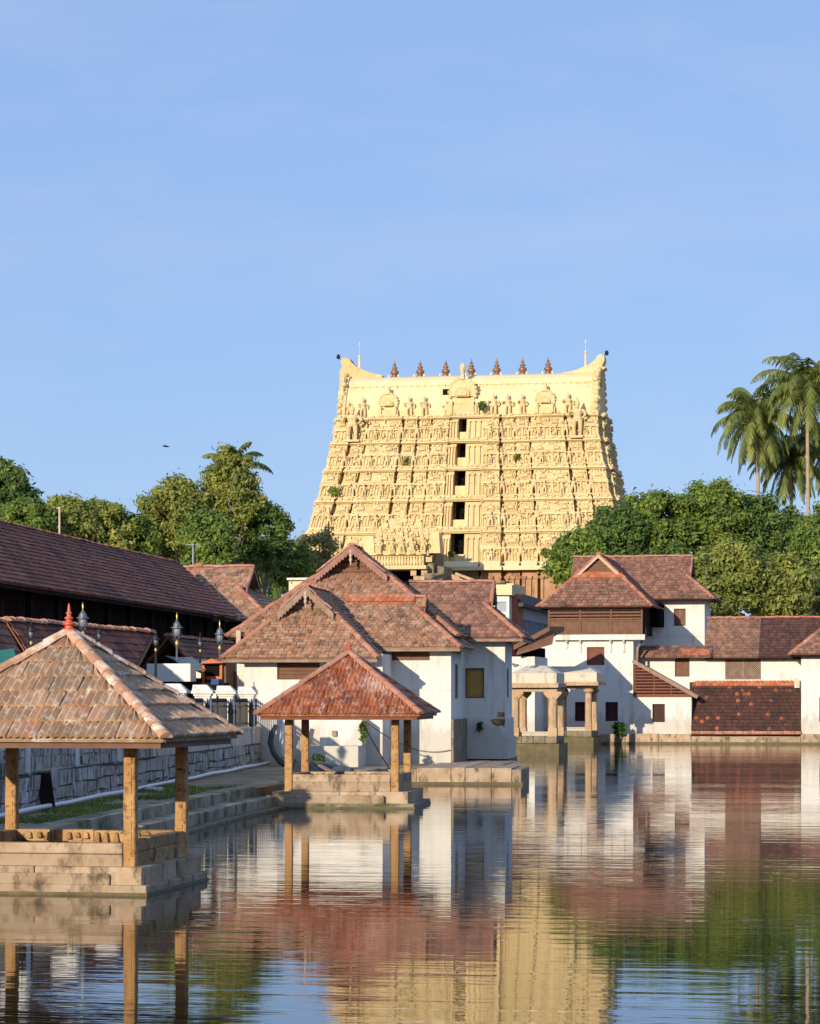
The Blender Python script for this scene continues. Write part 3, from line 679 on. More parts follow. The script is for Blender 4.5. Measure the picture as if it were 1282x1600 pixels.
# ------------------------------------------------------------------ boundary wall with fence on the left bank
WP = Vector((-18.75, 53.3, 0)); WD = Vector((-5.85, 49.6, 0)).normalized(); WN = Vector((WD.y, -WD.x, 0))
def FW(u, o, z): return WP + WD * u + WN * o + Vector((0, 0, z))
BW = thing('boundary_wall', 'old stone wall topped with white piers and black iron railings along the left bank', 'wall', (-21.5, 77, GZ))
U0, U1 = -26.0, 52.0
mb = MB(); mb.fbox(FW, U0, U1, -0.38, -0.04, 0.3, 1.42); build(mb, 'mortar_core', M['mortar'], BW)
mb = MB(); rr = random.Random(3); z = 0.5; row = 0
def wv(u, k): return 0.035 * sin(.41 * u + 1.7 * k) + .025 * sin(1.13 * u + 2.9 * k) if k > 0 else 0
while z < 1.97:
    h = rr.choice([0.22, 0.27, 0.31, 0.35]); h = min(h, (1.44 if z < 1.42 else 1.985) - z)
    if h < 0.06: z += h + .001; continue
    u = U0 + rr.random() * 0.3; UE = U1 if z < 1.42 else 20.5 - (z - 1.42) * 6
    while u < UE:
        w_ = rr.choice((rr.uniform(0.6, 1.2), rr.uniform(1.0, 2.4))); o = rr.uniform(0.0, 0.05); j = lambda s=0.03: rr.uniform(-s, s); g = 0.02; za = z + wv(u, row); zb_ = z + h + (wv(u, row + 1) if z + h < 1.40 or 1.46 < z + h < 1.9 else 0)
        mb.hexa([FW(u + g + j(), o + j(.012), za + g + j()), FW(u + w_ - g + j(), o + j(.012), za + g + j()), FW(u + w_ - g, -0.1, za + g), FW(u + g, -0.1, za + g),
                 FW(u + g + j(), o + j(.012), zb_ - g + j()), FW(u + w_ - g + j(), o + j(.012), zb_ - g + j()), FW(u + w_ - g, -0.1, zb_ - g), FW(u + g, -0.1, zb_ - g)], 0, (3,))
        u += w_
    z += h; row += 1
build(mb, 'stone_facing', M['blocks'], BW)
mb = MB(); mb.fbox(FW, U0, U1, -0.36, -0.015, 1.425, 1.98); mb.fbox(FW, U0, U1, -0.40, 0.03, 1.985, 2.07); build(mb, 'plaster_band', M['plaster_old'], BW)
pu = [48.6 - 5.75 * k for k in range(10)]; prev = None
def pier():
    mb = MB(); f = lambda u, o, z: Vector((0, 0, 0)) + WD * u + WN * o + Vector((0, 0, z))
    mb.fbox(f, -0.25, 0.25, -0.44, 0.06, 1.45, 3.20); mb.fbox(f, -0.29, 0.29, -0.48, 0.10, 3.205, 3.28); mb.fbox(f, -0.36, 0.36, -0.55, 0.17, 3.285, 3.38); mb.fbox(f, -0.33, 0.33, -0.52, 0.14, 3.384, 3.58, 0, 0.20)
    return mb
mbp = pier(); base = off_of(BW); pobj = None
for u in pu:
    p = WP + WD * u
    if pobj is None:
        q = MB(); q.v = [tuple(Vector(v)) for v in mbp.v]; q.f = mbp.f; q.m = mbp.m
        pobj = build(q, 'pier', M['plaster'], BW, True); pobj.location = p - base
    else: subcopy(pobj, BW, p - base)
def railing():
    mb = MB(); f = lambda u, o, z: WD * u + WN * o + Vector((0, 0, z)); L = 5.75 - 0.5
    for z in (2.2, 2.85): mb.fbox(f, 0.26, 0.24 + L, -0.2, -0.16, z, z + 0.05)
    n = 30
    for i in range(n + 1):
        u = 0.3 + (L - 0.1) * i / n; c = f(u, -0.18, 0)
        mb.bar(c + Vector((0, 0, 2.08)), c + Vector((0, 0, 3.0)), 0.032, 0.032)
        mb.lathe(c + Vector((0, 0, 2.98)), [(0.01, 0), (0.045, 0.05), (0.005, 0.16)], 5)
    for k in (0.5, 0.97):          # the stout standards beside each pier
        c = f(0.25 + k * 0.0 + (0.12 if k < .9 else L - 0.1), -0.0, 0)
        mb.lathe(c + Vector((0, 0, 2.08)), [(0.09, 0), (0.09, 0.5), (0.12, 0.55), (0.11, 0.62), (0.07, 0.72), (0.09, 0.78), (0.03, 0.9), (0.02, 1.05)], 8)
    return mb
robj = None
for u in pu[1:]:
    p = WP + WD * u - base
    if robj is None: robj = build(railing(), 'railing', M['iron'], BW, True); robj.location = p
    else: subcopy(robj, BW, p)

# pipe along the wall foot, loose pipe, blocks, board, hose
mb = MB()
pts = [FW(u, 0.28 + 0.03 * sin(u), GZ + 0.10 + 0.015 * sin(u * .7)) for u in [-26 + 4 * k for k in range(19)]] + [FW(51.0, 0.3, GZ + .12)]
mb.tube(pts, 0.055, 8)
for u in (-3, 10, 23, 36, 49): mb.tube([FW(u - .12, 0.28 + .03 * sin(u), GZ + .1 + 0.015 * sin(u * .7)), FW(u + .12, .28 + .03 * sin(u), GZ + .1 + .015 * sin(u * .7))], 0.072, 8)
mb.tube([FW(50.2, .3, GZ + .1), FW(50.2, .3, GZ + .3), FW(50.2, 0.1, GZ + .32)], 0.055, 8)
tag(build(mb, 'drain_pipe', M['pvc'], None, False, True), 'long white plastic pipe laid along the foot of the stone wall', 'pipe')
mb = MB(); a = on(216, 1232, GZ + .07); b = on(252, 1234.5, GZ + .07); mb.tube([a, b], 0.065, 9); mb.tube([b - (b - a) * .08, b], 0.08, 9)
tag(build(mb, 'pipe_offcut', M['pvc'], None, False, True), 'short loose white pipe on the grass in front of the stone blocks', 'pipe')
for k, (p0, dx, dz, sc_) in enumerate([((224, 1231), 0.0, 0.0, 1.0), ((236, 1221.5), 0.0, 0.0, 1.05)]):
    p = on(p0[0], p0[1], GZ) if k == 0 else None
    mb = MB(); c = on(238, 1228, GZ)
    if k == 0: f = lambda u, o, z: c + Vector((u, -o, z)); mb.fbox(f, -0.2, 0.32, -.2, .12, 0, .2)
    else: f = lambda u, o, z: c + Vector((u - .1, .35 - o, z)); mb.fbox(f, -0.4, 0.25, -.18, .12, 0, .36)
    tag(build(mb, 'stone_block', M['blocks']), ['small grey dressed stone block lying behind the loose pipe', 'larger stone block leaning against the wall behind the smaller one'][k], 'stone block')
mb = MB(); p = on(62, 1266, GZ); q = FW((p - WP).dot(WD) + 0.2, 0.06, 1.38)
mb.prism([p + Vector((.05, 0, 0)), p + Vector((.34, 0.1, 0)), q + Vector((.16, 0.1, 0)), q + Vector((-.16, 0, 0))], Vector((0.03, -0.06, 0.02)))
tag(build(mb, 'leaning_slab', M['wood_dark']), 'dark slab propped against the foot of the stone wall', 'slab')
mb = MB(); p = lambda px, py, Y: at(px, py, Y)
pts = [p(432, 1133, 97), p(425, 1146, 97), p(423, 1160, 97), p(428, 1176, 96.8), p(438, 1190, 96.4), p(450, 1199, 96)]
mb.tube(pts, [0.08, .11, .12, .12, .12, .1], 12)
tag(build(mb, 'drain_hose', M['hose'], None, False, True), 'fat grey black hose curling down at the end of the wall', 'hose')
mb = MB()
mb.tube([p(447, 1118, 96.7), p(440, 1150, 96.7), p(443, 1184, 96.3)], 0.09, 8)
tag(build(mb, 'downpipe', M['pvc'], None, False, True), 'white downpipe beside the fat curling hose', 'pipe')
mb = MB()      # tarpaulin roll lying on the bank behind the second pavilion
a = on(462, 1203, 0.62); b = on(548, 1207, 0.62); n = 9
tr_ = random.Random(4)
for i in range(n): s0 = i / n; hh = .38 - .26 * s0; q0 = a + (b - a) * s0; q1 = a + (b - a) * (s0 + 1.25 / n); dd = Vector((0, .45, 0)); mb.hexa([q0 - dd, q1 - dd, q1 + dd, q0 + dd, q0 - dd * .4 + Vector((0, 0, hh + tr_.uniform(-.03, .05))), q1 - dd * .4 + Vector((0, 0, hh - .03 + tr_.uniform(-.03, .04))), q1 + dd * .5 + Vector((0, 0, hh)), q0 + dd * .5 + Vector((0, 0, hh + .05))])
tag(build(mb, 'tarpaulin', M['hose']), 'crumpled dark grey tarpaulin heap lying behind the red roofed pavilion', 'tarpaulin')
mb = MB(); mb.bar(on(500, 1196, 1.0), on(528, 1212, .72), .12, .06); tag(build(mb, 'plank', M['wood_grey']), 'greyed plank leaning on the dark tarpaulin heap', 'plank')

# ------------------------------------------------------------------ bathhouse (white, tiled, many gables) in the middle
ROT = radians(4.0)
BH = thing('bathhouse', 'rambling white bathhouse with weathered tiled gable roofs standing at the water', 'building', (-12, 106, GZ))
YA, YB, YC = 100.0, 103.0, 109.0
xa0, xa1 = gx(382, YA), gx(598, YA)
ffA, ffB, ffC = F_front(YA), F_front(YB), F_front(YC)
xb1 = gx(705, YB); xc1 = gx(789.5, YC); slB = (gy(711.5, xb1), gy(716.5, xb1), gz(1092, 714, 104), gz(1037, 714, 104)); slC = (gy(792.5, xc1), gy(795.5, xc1), gz(1090, 794, 110), gz(1044, 794, 110))
ow1 = (gx(433, YA), gx(500, YA), gz(1062, 460, YA), gz(1035, 460, YA))
ow2 = (gx(612, YB), gx(672, YB), gz(1032, 640, YB), gz(1018, 640, YB))
ow3 = (gx(727.5, YC), gx(757, YC), gz(1091, 740, YC), gz(1044, 740, YC))
mb = MB(); wall_block(mb, xa0, xa1, YA, 112, -1, gz(1022, 460, YA) , [ow1]); build(mb, 'wall', M['plaster'], BH)
zB = gz(1010, 640, YB)
mb = MB(); wall_block(mb, xa1 - 1.0, xb1, YB, 112, 0.2, zB, [ow2], [slB]); build(mb, 'wall', M['plaster'], BH)
zc0 = gz(1122, 760, YC)
mb = MB(); wall_block(mb, xb1 - .5, xc1, YC, 112.9, zc0, gz(990, 780, YC), [ow3], [slC]); build(mb, 'wall', M['plaster'], BH)
# stepped foot of the rear block
mb = MB(); zz = gz(1152, 760, YC - .1)
mb.box(xb1 + 0.01, xc1 + 0.08, YC - 0.08, 113.0, zz, zc0 - 0.004); mb.box(xb1 + 0.012, xc1 + 0.16, YC - 0.15, 113.1, gz(1186, 760, YC), zz - 0.004)
build(mb, 'stepped_foot', M['plaster'], BH)
mb = MB(); mb.box(xb1 + .014, xc1 + 0.05, YC - .05, 112.95, zc0 - .03, zc0 + .03); mb.box(xb1 + .016, xc1 + .13, YC - .115, 113.05, zz - .035, zz + .02); build(mb, 'string_course', M['plaster_old'], BH)
mb = MB(); mb.box(xb1 + .02, xc1 + 0.2, YC - .2, 113.3, -1, gz(1188, 760, YC)); mb.box(xb1 - 0.3, xb1 + 0.10, YB + .02, YC + .1, -1, gz(1124, 715, 104.5)); build(mb, 'stone_foot', M['moss_stone'], BH)
mb = MB(); z_ = gz(1078, 660, YB); mb.box(gx(600, YB), xb1 + .012, YB - .015, YB + .2, z_ - .02, z_ + .02); build(mb, 'string_course', M['plaster_old'], BH)
window(BH, ffA, ow1, M['wood'], 4, True, M['wood'])
window(BH, ffB, ow2, M['wood'], 2, False, M['wood'])
window(BH, ffC, ow3, M['wood_gold'], 0, False, M['wood'], 0.17)
for f_, o in ((F_right(xb1), slB), (F_right(xc1), slC)):
    window(BH, f_, o, M['wood_grey'], 0, False, M['wood_grey'], 0.16)
# missing plaster on the rear block
mb = MB(); rr = random.Random(8)
def patch(mb, f, pts, th=0.012, m=0):
    mb.prism([f(u, 0.002, z) for u, z in pts], f(0, th, 0) - f(0, 0, 0), m)
pp = [(767, 1124), (776, 1122), (779, 1112), (790, 1111), (791, 1122), (790, 1137), (785, 1133), (778, 1135), (771, 1131)]
patch(mb, ffC, [(gx(a, YC), gz(b, a, YC)) for a, b in [(776, 1121.5), (779, 1112), (784, 1114), (789, 1111), (789, 1121.5)]], 0.012); patch(mb, F_front(YC - .085), [(gx(a, YC), gz(b, a, YC)) for a, b in [(767, 1125), (776, 1122.8), (790, 1122.8), (789, 1137), (785, 1133), (778, 1135), (771, 1131)]], 0.012); build(mb, 'bare_brick_patch', M['carved'], BH)
ta = dict(tw=0.18, rl=0.175, amp=0.022, lift=0.035, seg=3, jit=0.014)
# left wing, gablet to the water
x0, x1 = gx(346, 99.3), gx(591, 99.3)
kerala_roof(BH, x0, x1, 99.3, 112.5, gz(1028, 470, 99.3), 43.0, 'y', 0.67, 0, M['tile_bath'], ta, 0.5, barge=M['wood_grey'], fancy=True, capm=M['ridge_pink'], ends=('a',), eave=M['wood_grey'], panel=M['wood_grey'], cap=.11)
# great roof behind, tall gable to the water
xc = gx(553, 108.0)
kerala_roof(BH, xc - 4.7, xc + 4.7, 104.4, 110.4, gz(993, 553, 104.4), 39.0, 'y', 0.70, 0, M['tile_bath'], ta, 0.6, barge=M['wood_pink'], fancy=True, capm=M['ridge_pink'], ends=('a',), cap=.115)
# right block, ridge along the water front
kerala_roof(BH, gx(537, 104), gx(721, 102.3), 102.3, 107.4, gz(1011, 650, 102.3), 39.0, 'x', 0, 0.78, M['tile_bath'], ta, 0.3, barge=M['wood_pink'], capm=M['ridge_pink'], ends=('b',), eave=M['wood_grey'], cap=.11)
mb = MB(); V_ = Vector((0, cos(radians(39)), sin(radians(39)))); L_ = 2.55 / cos(radians(39)); tiles(mb, Vector((0, 102.3, gz(1011, 650, 102.3))) + Vector((0, -.03, .06)), (1, 0, 0), V_, [(gx(541, 104.6), L_ - .42), (gx(648, 104.6), L_ - .42), (gx(650, 104.8), L_ + .05), (gx(541, 104.8), L_ + .05)], .24, .25, .04, .04, 4); build(mb, 'new_tiles', M['ridge_orange'], BH)
# rear block
kerala_roof(BH, gx(640, 111), gx(819, 108.2), 108.2, 114.0, gz(996, 780, 108.2), 40.0, 'x', 0, 0.62, M['tile_house'], dict(tw=.2, rl=.22, amp=.022, lift=.03, seg=3, jit=.01), 0.3, barge=M['wood_grey'], capm=M['ridge_pink'], ends=('b',), eave=M['wood_grey'], cap=.11)
# left lean-to bit of the great roof
mb = MB(); y_ = 104.6; mb.box(gx(367, y_), xa0 + .4, y_ + .5, 112, 0.4, gz(988, 380, y_) ); build(mb, 'wall', M['plaster_old'], BH)
mb = MB(); mb.box(gx(369, 104.2), gx(376, 104.2), 104.2, 104.4, gz(1012, 370, 104.2), gz(985, 370, 104.2)); build(mb, 'post', M['wood_pale'], BH)
# low wing behind the second pavilion, stone landing
mb = MB(); yl = 97.6; wall_block(mb, gx(478, yl), gx(560, yl), yl, YA - .01, 0.3, gz(1166, 520, yl)); mb.box(gx(500, 98.6), gx(566, 98.6), 98.6, YA - .01, gz(1166, 520, yl) + .004, gz(1122, 520, 98.6)); build(mb, 'low_wall', M['plaster'], BH)
mb = MB(); ya = gz(1150, 520, 98.5); mb.box(gx(519, 98.5), gx(526, 98.5), 98.47, 98.61, ya - .0, ya + .2); build(mb, 'meter_box', M['wood_grey'], BH)
LN = thing('stone_landing', 'low stone landing at the foot of the bathhouse wall with pale weathered edge', 'landing', (-9, 98, 0))
mb = MB(); yl = 94.7; xs = [gx(p_, yl) for p_ in (604, 651, 705, 727, 768, 800, 815)]
for i in range(len(xs) - 1): mb.box(xs[i] + .006, xs[i + 1] - .006, yl + random.uniform(0, .05) + (0.12 if i == 0 else 0), 99 if i > 3 else 106, -1, 0.61 - (0.05 if i in (5, 0) else 0) + random.uniform(-.015, .015))
mb_ = mb; worn(build(mb_, 'edge_stone', M['base_stone'], LN), .03)
mb = MB(); mb.box(xs[0] - .02, xs[-1] + .05, yl - .07, yl + .3, -1, .10); build(mb, 'footing', M['wet_stone'], LN)
# climbers / small plants on the wall
def sprig(mb, c, r, n, size, rnd, flat=None):
    for i in range(n):
        d = Vector((rnd.gauss(0, 1), rnd.gauss(0, 1), rnd.gauss(0, 1))).normalized(); p_ = Vector(c) + Vector((d.x * r[0], d.y * r[1], d.z * r[2])) * (rnd.random() ** 0.5)
        a = Vector((rnd.gauss(0, 1), rnd.gauss(0, 1), rnd.gauss(0, .8))).normalized(); b_ = a.cross(Vector((rnd.gauss(0, 1), rnd.gauss(0, 1), rnd.gauss(0, 1)))).normalized()
        s = size * rnd.uniform(.6, 1.3); mb.poly([p_ - a * s, p_ + b_ * s * .45, p_ + a * s, p_ - b_ * s * .45])
rn = random.Random(21)
def plant(px, py, Y, r, n, size, label, mat='leaf_plant', stem=0.5):
    c = at(px, py, Y); root = thing('wall_plant', label, 'plant', (c.x, c.y, c.z - r[2]))
    mb = MB(); sprig(mb, c, r, n, size, rn); build(mb, 'leaves', M[mat], root)
    mb = MB(); mb.tube([c + Vector((0, .1, -r[2] * 1.1)), c + Vector((.02, 0, 0))], [0.03, .012], 5); build(mb, 'stem', M['bark'], root)
plant(750, 1135, YC - .25, (.13, .08, .22), 60, .10, 'small dark leafy plant sprouting from the shaded bathhouse wall', 'leaf_c')
plant(568, 1142, 97.9, (.16, .12, .45), 110, .12, 'dark climbing plant on the wall behind the red roofed pavilion', 'leaf_c')
plant(497, 1186, 96.8, (.3, .15, .22), 90, .10, 'low bush by the dark tarpaulin heap', 'leaf_c')

# cables and stains of use on the bathhouse wall
def cable(name, label, pts, r=.018, mat='iron'):
    mb = MB(); mb.tube(pts, r, 5); tag(build(mb, name, M[mat], None), label, 'cable')
ROT_ = ROT
def sagging(A, B, s, n=10): return [A + (B - A) * (i / n) - Vector((0, 0, s * 4 * (i / n) * (1 - i / n))) for i in range(n + 1)]
def rw(v): return Matrix.Rotation(ROT_, 3, 'Z') @ Vector(v)
cab = []
cab.append(('mooring_rope', 'dark rope slanting from the climbing plant down to the stone landing', [rw(v) for v in sagging(at(566, 1128, 97.5), at(612, 1206, 95.2), .06)], .022, 'wood_dark'))
cab.append(('wall_cable', 'thin cable drooping across the lower front of the bathhouse wall', [rw(v) for v in sagging(at(570, 1126, 97.6), at(640, 1168, 102.9), .1) + sagging(at(640, 1168, 102.92), at(704, 1172, 102.92), .12)[1:]], .022, 'wood_grey'))
ROT = 0.0
for c_ in cab: cable(*c_)
# ------------------------------------------------------------------ stone halls on columns beyond the bathhouse
def mandapa(root, x0, x1, y0, y1, zfl, zcol, zsl, ztop, zpk, cw, nx, ny, wide=0.35, round_cap=False, mats=None):
    fl = MB()
    n = 4
    for i in range(n): fl.box(x0 - .25 + (x1 - x0 + .5) * i / n + .008, x0 - .25 + (x1 - x0 + .5) * (i + 1) / n - .008, y0 - .3 + random.uniform(0, .05), y1 + .3, zfl - .42, zfl - random.uniform(0, .03))
    worn(build(fl, 'plinth', M['moss_stone'], root), .04)
    ft = MB(); ft.box(x0 - .45, x1 + .4, y0 - .55, y1 + .5, -1, max(zfl - .43, 0.25)); build(ft, 'footing', M['wet_stone'] if zfl > .9 else M['moss_stone'], root)
    be = MB(); be.box(x0 + .1, x1 - .1, y0 + .15, y0 + .35, zfl, zfl + .16); be.box(x0 + .1, x1 + .05, y0 + .1, y0 + .4, zfl + .164, zfl + .24); build(be, 'bench', M['plaster_old'], root)
    for i in range(nx):
        for j in range(ny):
            cx_ = x0 + (x1 - x0) * i / (nx - 1); cy = y0 + (y1 - y0) * j / (ny - 1); c = MB(); h = cw / 2
            c.box(cx_ - h * 1.15, cx_ + h * 1.15, cy - h * 1.15, cy + h * 1.15, zfl - .02, zfl + (zcol - zfl) * .18)
            c.lathe((cx_, cy, 0), [(h * 1.22, zfl + (zcol - zfl) * .18), (h * 1.22, zcol - .5), (h * 1.1, zcol - .42), (h * 1.25, zcol - .3)], 8)
            if round_cap: c.lathe((cx_, cy, 0), [(h * 1.1, zcol - .32), (h * 1.9, zcol - .2), (h * 1.9, zcol - .08), (h * 1.3, zcol)], 10)
            else:
                for s in (-1, 1):
                    c.prism([(cx_, cy - h, zcol), (cx_ + s * h * 2.3, cy - h, zcol), (cx_ + s * h * 2.3, cy - h, zcol - .12), (cx_ + s * h, cy - h, zcol - .42), (cx_, cy - h, zcol - .42)], (0, 2 * h, 0))
            build(c, 'column', M['mandapa'], root)
    bm = MB()
    for yy in (y0, y1): bm.box(x0 - .25, x1 + .25, yy - .17, yy + .17, zcol + .002, zsl - .03)
    for xx in (x0, x1): bm.box(xx - .16, xx + .16, y0 + .175, y1 - .175, zcol + .004, zsl - .032)
    build(bm, 'beam', M['mandapa'], root)
    sl = MB(); n = 5
    for i in range(n):
        a = x0 - wide + (x1 - x0 + 2 * wide) * i / n; b = x0 - wide + (x1 - x0 + 2 * wide) * (i + 1) / n; e = random.uniform(0, .06)
        sl.hexa([(a + .006, y0 - wide - .15 - e, zsl - .06), (b - .006, y0 - wide - .15 - e, zsl - .06), (b - .006, y1 + wide, zsl), (a + .006, y1 + wide, zsl), (a + .006, y0 - wide + .1, zsl + .2), (b - .006, y0 - wide + .1, zsl + .2), (b - .006, y1 + wide - .1, zsl + .2), (a + .006, y1 + wide - .1, zsl + .2)])
    build(sl, 'eave_slab', M['mandapa'], root)
    pr = MB(); e = wide - .12
    pr.box(x0 - e, x1 + e, y0 - e, y1 + e, zsl + .17, ztop)
    c = [(x0 - e, y0 - e), (x1 + e, y0 - e), (x1 + e, y1 + e), (x0 - e, y1 + e)]; q = 1.1
    pr.hexa([(x, y, ztop + .002) for x, y in c] + [(x0 - e + q * .7, y0 - e + q, zpk), (x1 + e - q * .7, y0 - e + q, zpk), (x1 + e - q * .7, y1 + e - q, zpk), (x0 - e + q * .7, y1 + e - q, zpk)])
    build(pr, 'roof', M['porch_roof'], root)
Ya = 146.0
MA = thing('stone_mandapa', 'nearer open stone mandapa on bracketed columns with a stained white roof at the water', 'mandapa', (-20, 148, 0), 0, 'stone mandapas')
mandapa(MA, gx(805, Ya), gx(864.5, Ya), Ya, Ya + 3.0, gz(1150, 840, Ya), gz(1081, 840, Ya), gz(1073, 840, Ya), gz(1052, 840, Ya), gz(1040, 840, Ya), .44, 2, 2)
Yb = 177.0
MBd = thing('stone_mandapa', 'farther open mandapa with round capped columns and a clean white bench against the tall house', 'mandapa', (-22, 185, 0), 0, 'stone mandapas')
mandapa(MBd, gx(774, Yb), gx(920, Yb), Yb, Yb + 3.4, gz(1142, 900, Yb), gz(1076, 900, Yb), gz(1070, 900, Yb), gz(1051, 900, Yb), gz(1041, 900, Yb), .38, 4, 2, .75, True)  # hidden left end lengthened so its roof shades the wall behind
for k, (px, py, Y, s) in enumerate(((806.5, 1042.5, 146.6, 1), (834, 1045, 146.6, -1))):
    c = at(px, py, Y); mb = MB()
    mb.ball((c.x, c.y, c.z + .1), (.17, .08, .09), 8); mb.ball((c.x - s * .15, c.y, c.z + .17), (.07, .06, .06), 7); mb.bar((c.x + s * .12, c.y, c.z + .10), (c.x + s * .36, c.y, c.z + .03), .08, .03); mb.bar((c.x - s * .2, c.y, c.z + .17), (c.x - s * .29, c.y, c.z + .15), .025, .025)
    for d in (-.03, .03): mb.bar((c.x, c.y + d, c.z + .05), (c.x, c.y + d, c.z - .1), .015, .015)
    tag(build(mb, 'pigeon', M['lamp_grey'], None, False, True), ['grey pigeon facing left at the left end of the mandapa roof', 'grey pigeon facing right in the middle of the mandapa roof'][k], 'pigeon', 'pigeons on the mandapa roof')

# ------------------------------------------------------------------ tall white house with timber gallery
HS = thing('temple_house', 'tall white tank house with brown louvred timber gallery under a gabled tile roof', 'building', (-18, 190, GZ))
YH = 186.2; fH = F_front(YH)
def o4(a, b, c, d, Y): return (gx(a, Y), gx(b, Y), gz(d, (a + b) / 2, Y), gz(c, (a + b) / 2, Y))
hx0, hx1 = gx(853, YH), gx(990, YH); zt = gz(993, 920, YH); zb = gz(1147, 920, YH)
oh = [o4(917.5, 945, 1011, 1039.5, YH), o4(946.5, 966, 1097, 1127, YH), o4(899, 915, 1097, 1127, YH)]
mb = MB(); wall_block(mb, hx0, hx1, YH, 199, zb - .2, zt, oh, (), .3); build(mb, 'wall', M['plaster'], HS)
window(HS, fH, oh[0], M['wood_red'], 6, False, M['wood_red'], .2)
window(HS, fH, oh[1], M['dark_shutter'], 2, False, M['dark_shutter'], .25); window(HS, fH, oh[2], M['dark_shutter'], 2, False, M['dark_shutter'], .25)
# lower wing to the left, behind the stone halls
mb = MB(); yw = 187.4; ol = [o4(829, 850.5, 1085, 1104, yw)]; wall_block(mb, gx(795, yw), hx0 - .01, yw, 196, .4, gz(1032, 830, yw), ol); mb.box(gx(834, 186.9), hx0 - .012, 186.9, yw - .01, gz(1080, 845, yw), gz(1000, 845, 186.9)); build(mb, 'wall', M['plaster'], HS)
wd = window(HS, F_front(yw), ol[0], M['dark_shutter'], 5, False, M['dark_shutter'])
# moulded beam and brackets under the gallery
mb = MB(); yg = YH - .38; mb.box(gx(866, yg) , gx(1008, yg), yg - .05, YH - .003, gz(1000, 935, yg), gz(991.5, 935, yg)); build(mb, 'moulding', M['plaster'], HS)
for k, px in enumerate((886.5, 907.5, 955, 975.5)):
    mb = MB(); x = gx(px, YH); z1 = gz(1000, px, yg) - .004; dz = .55 if k == 0 else .85
    mb.prism([(x - .06, YH - .003, z1), (x - .06, YH - .34, z1), (x - .06, YH - .3, z1 - .15), (x - .06, YH - .12, z1 - .25), (x - .06, YH - .1, z1 - dz), (x - .06, YH - .003, z1 - dz - .06)], (.12, 0, 0))
    build(mb, 'bracket', M['plaster_old'], HS)
# gallery
fG = F_front(yg - .08); gx0, gx1 = gx(858, yg), gx(1007, yg); z0g = gz(991, 935, yg); z1g = gz(946, 935, yg); zm = z0g + (z1g - z0g) * .44
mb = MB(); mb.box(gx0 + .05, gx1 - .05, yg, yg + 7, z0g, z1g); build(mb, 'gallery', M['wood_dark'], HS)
mb = MB(); pos = [858.5, 907.5, 955.5, 1003.5]; pos = [gx(p_, yg) for p_ in pos]
for x in pos: mb.fbox(fG, x - .06, x + .06, -.1, .05, z0g, z1g)
for z in (z0g, zm, z1g - .1): mb.fbox(fG, pos[0] + .061, pos[-1] - .061, -.1, .03, z, z + .1)
g_ = build(mb, 'gallery_frame', M['wood'], HS)
for i in range(3):
    a, b = pos[i] + .07, pos[i + 1] - .07; lv = MB()
    for k in range(4):
        z = zm + .13 + k * (z1g - zm - .25) / 4; h = (z1g - zm - .25) / 4
        lv.fbox(fG, a, b, -.05, .03, z, z + h * .58)
    build(lv, 'louvre', M['wood'], g_)
    pn = MB(); pn.fbox(fG, a, b, -.07, -.03, z0g + .11, zm - .01); m_ = (a + b) / 2
    for q0, q1 in ((a + .12, m_ - .08), (m_ + .08, b - .12)):
        pn.fbox(fG, q0, q1, -.03, -.005, z0g + .22, zm - .10); pn.fbox(fG, q0 + .12, q1 - .12, -.005, .012, z0g + .30, zm - .18)
    build(pn, 'panel', M['wood'], g_)
th = dict(tw=.26, rl=.30, amp=.03, lift=.065, seg=2, jit=.018)
xg = gx(931, 186)
kerala_roof(HS, xg - 4.12, xg + 4.12, 185.3, 199, gz(947, 931, 185.3), 43, 'y', .645, 0, M['tile_house'], th, .25, ends=('a',), barge=M['wood_pale'], capm=M['ridge_orange'], panel=M['wood'], cap=.14)
mb = MB()      # band of new orange tiles under the gablet
zh = gz(892, 931, 188); O = Vector((xg, 185.3, gz(947, 931, 185.3))); V = Vector((0, cos(radians(43)), sin(radians(43))))
tiles(mb, O + Vector((0, -.05, .055)), (1, 0, 0), V, [(-2.05, 3.0), (2.05, 3.0), (1.5, 3.62), (-1.5, 3.62)], .3, .3, .04, .04, 4); build(mb, 'new_tiles', M['ridge_orange'], HS)
y6 = 194.0
kerala_roof(HS, -24, gx(1117, y6), y6, 202.0, gz(935, 1070, y6), 40, 'x', 0, .56, M['tile_house'], th, .3, slopes=('f', 'b'), ends=('b',), capm=M['ridge_pink'], cap=.13)
yb = 195.0; x0 = gx(1006, yb); x1 = gx(1101.5, yb); ob = [o4(1053.5, 1072, 951, 978, yb)]
mb = MB(); wall_block(mb, x0, x1, yb, 201.2, gz(1020, 1060, yb), gz(930, 1060, yb), ob, ()); build(mb, 'wall', M['plaster'], HS)
window(HS, F_front(yb), ob[0], M['wood'], 2, False, M['wood'], .22)
mb = MB(); z_ = gz(995, 1060, yb); mb.box(x0, x1 + .02, yb - .03, yb + .1, z_ - .04, z_ + .04); build(mb, 'string_course', M['plaster_old'], HS)
ys = 191.0; od = o4(1014, 1031, 946, 978, ys); mb = MB(); mb.box(gx(1003, ys), gx(1031, ys), ys, yb - .01, od[2], od[3] + .2); build(mb, 'side_opening', M['pit'], HS)
mb = MB(); mb.tube([at(1008, 980, 187.5), at(1009, 993, 187.3), at(1003, 1004, 186.9), at(997, 1012, 186.5), at(995.5, 1040, 186.3)], .1, 7); build(mb, 'rain_pipe', M['wood_grey'], HS, smooth=True)
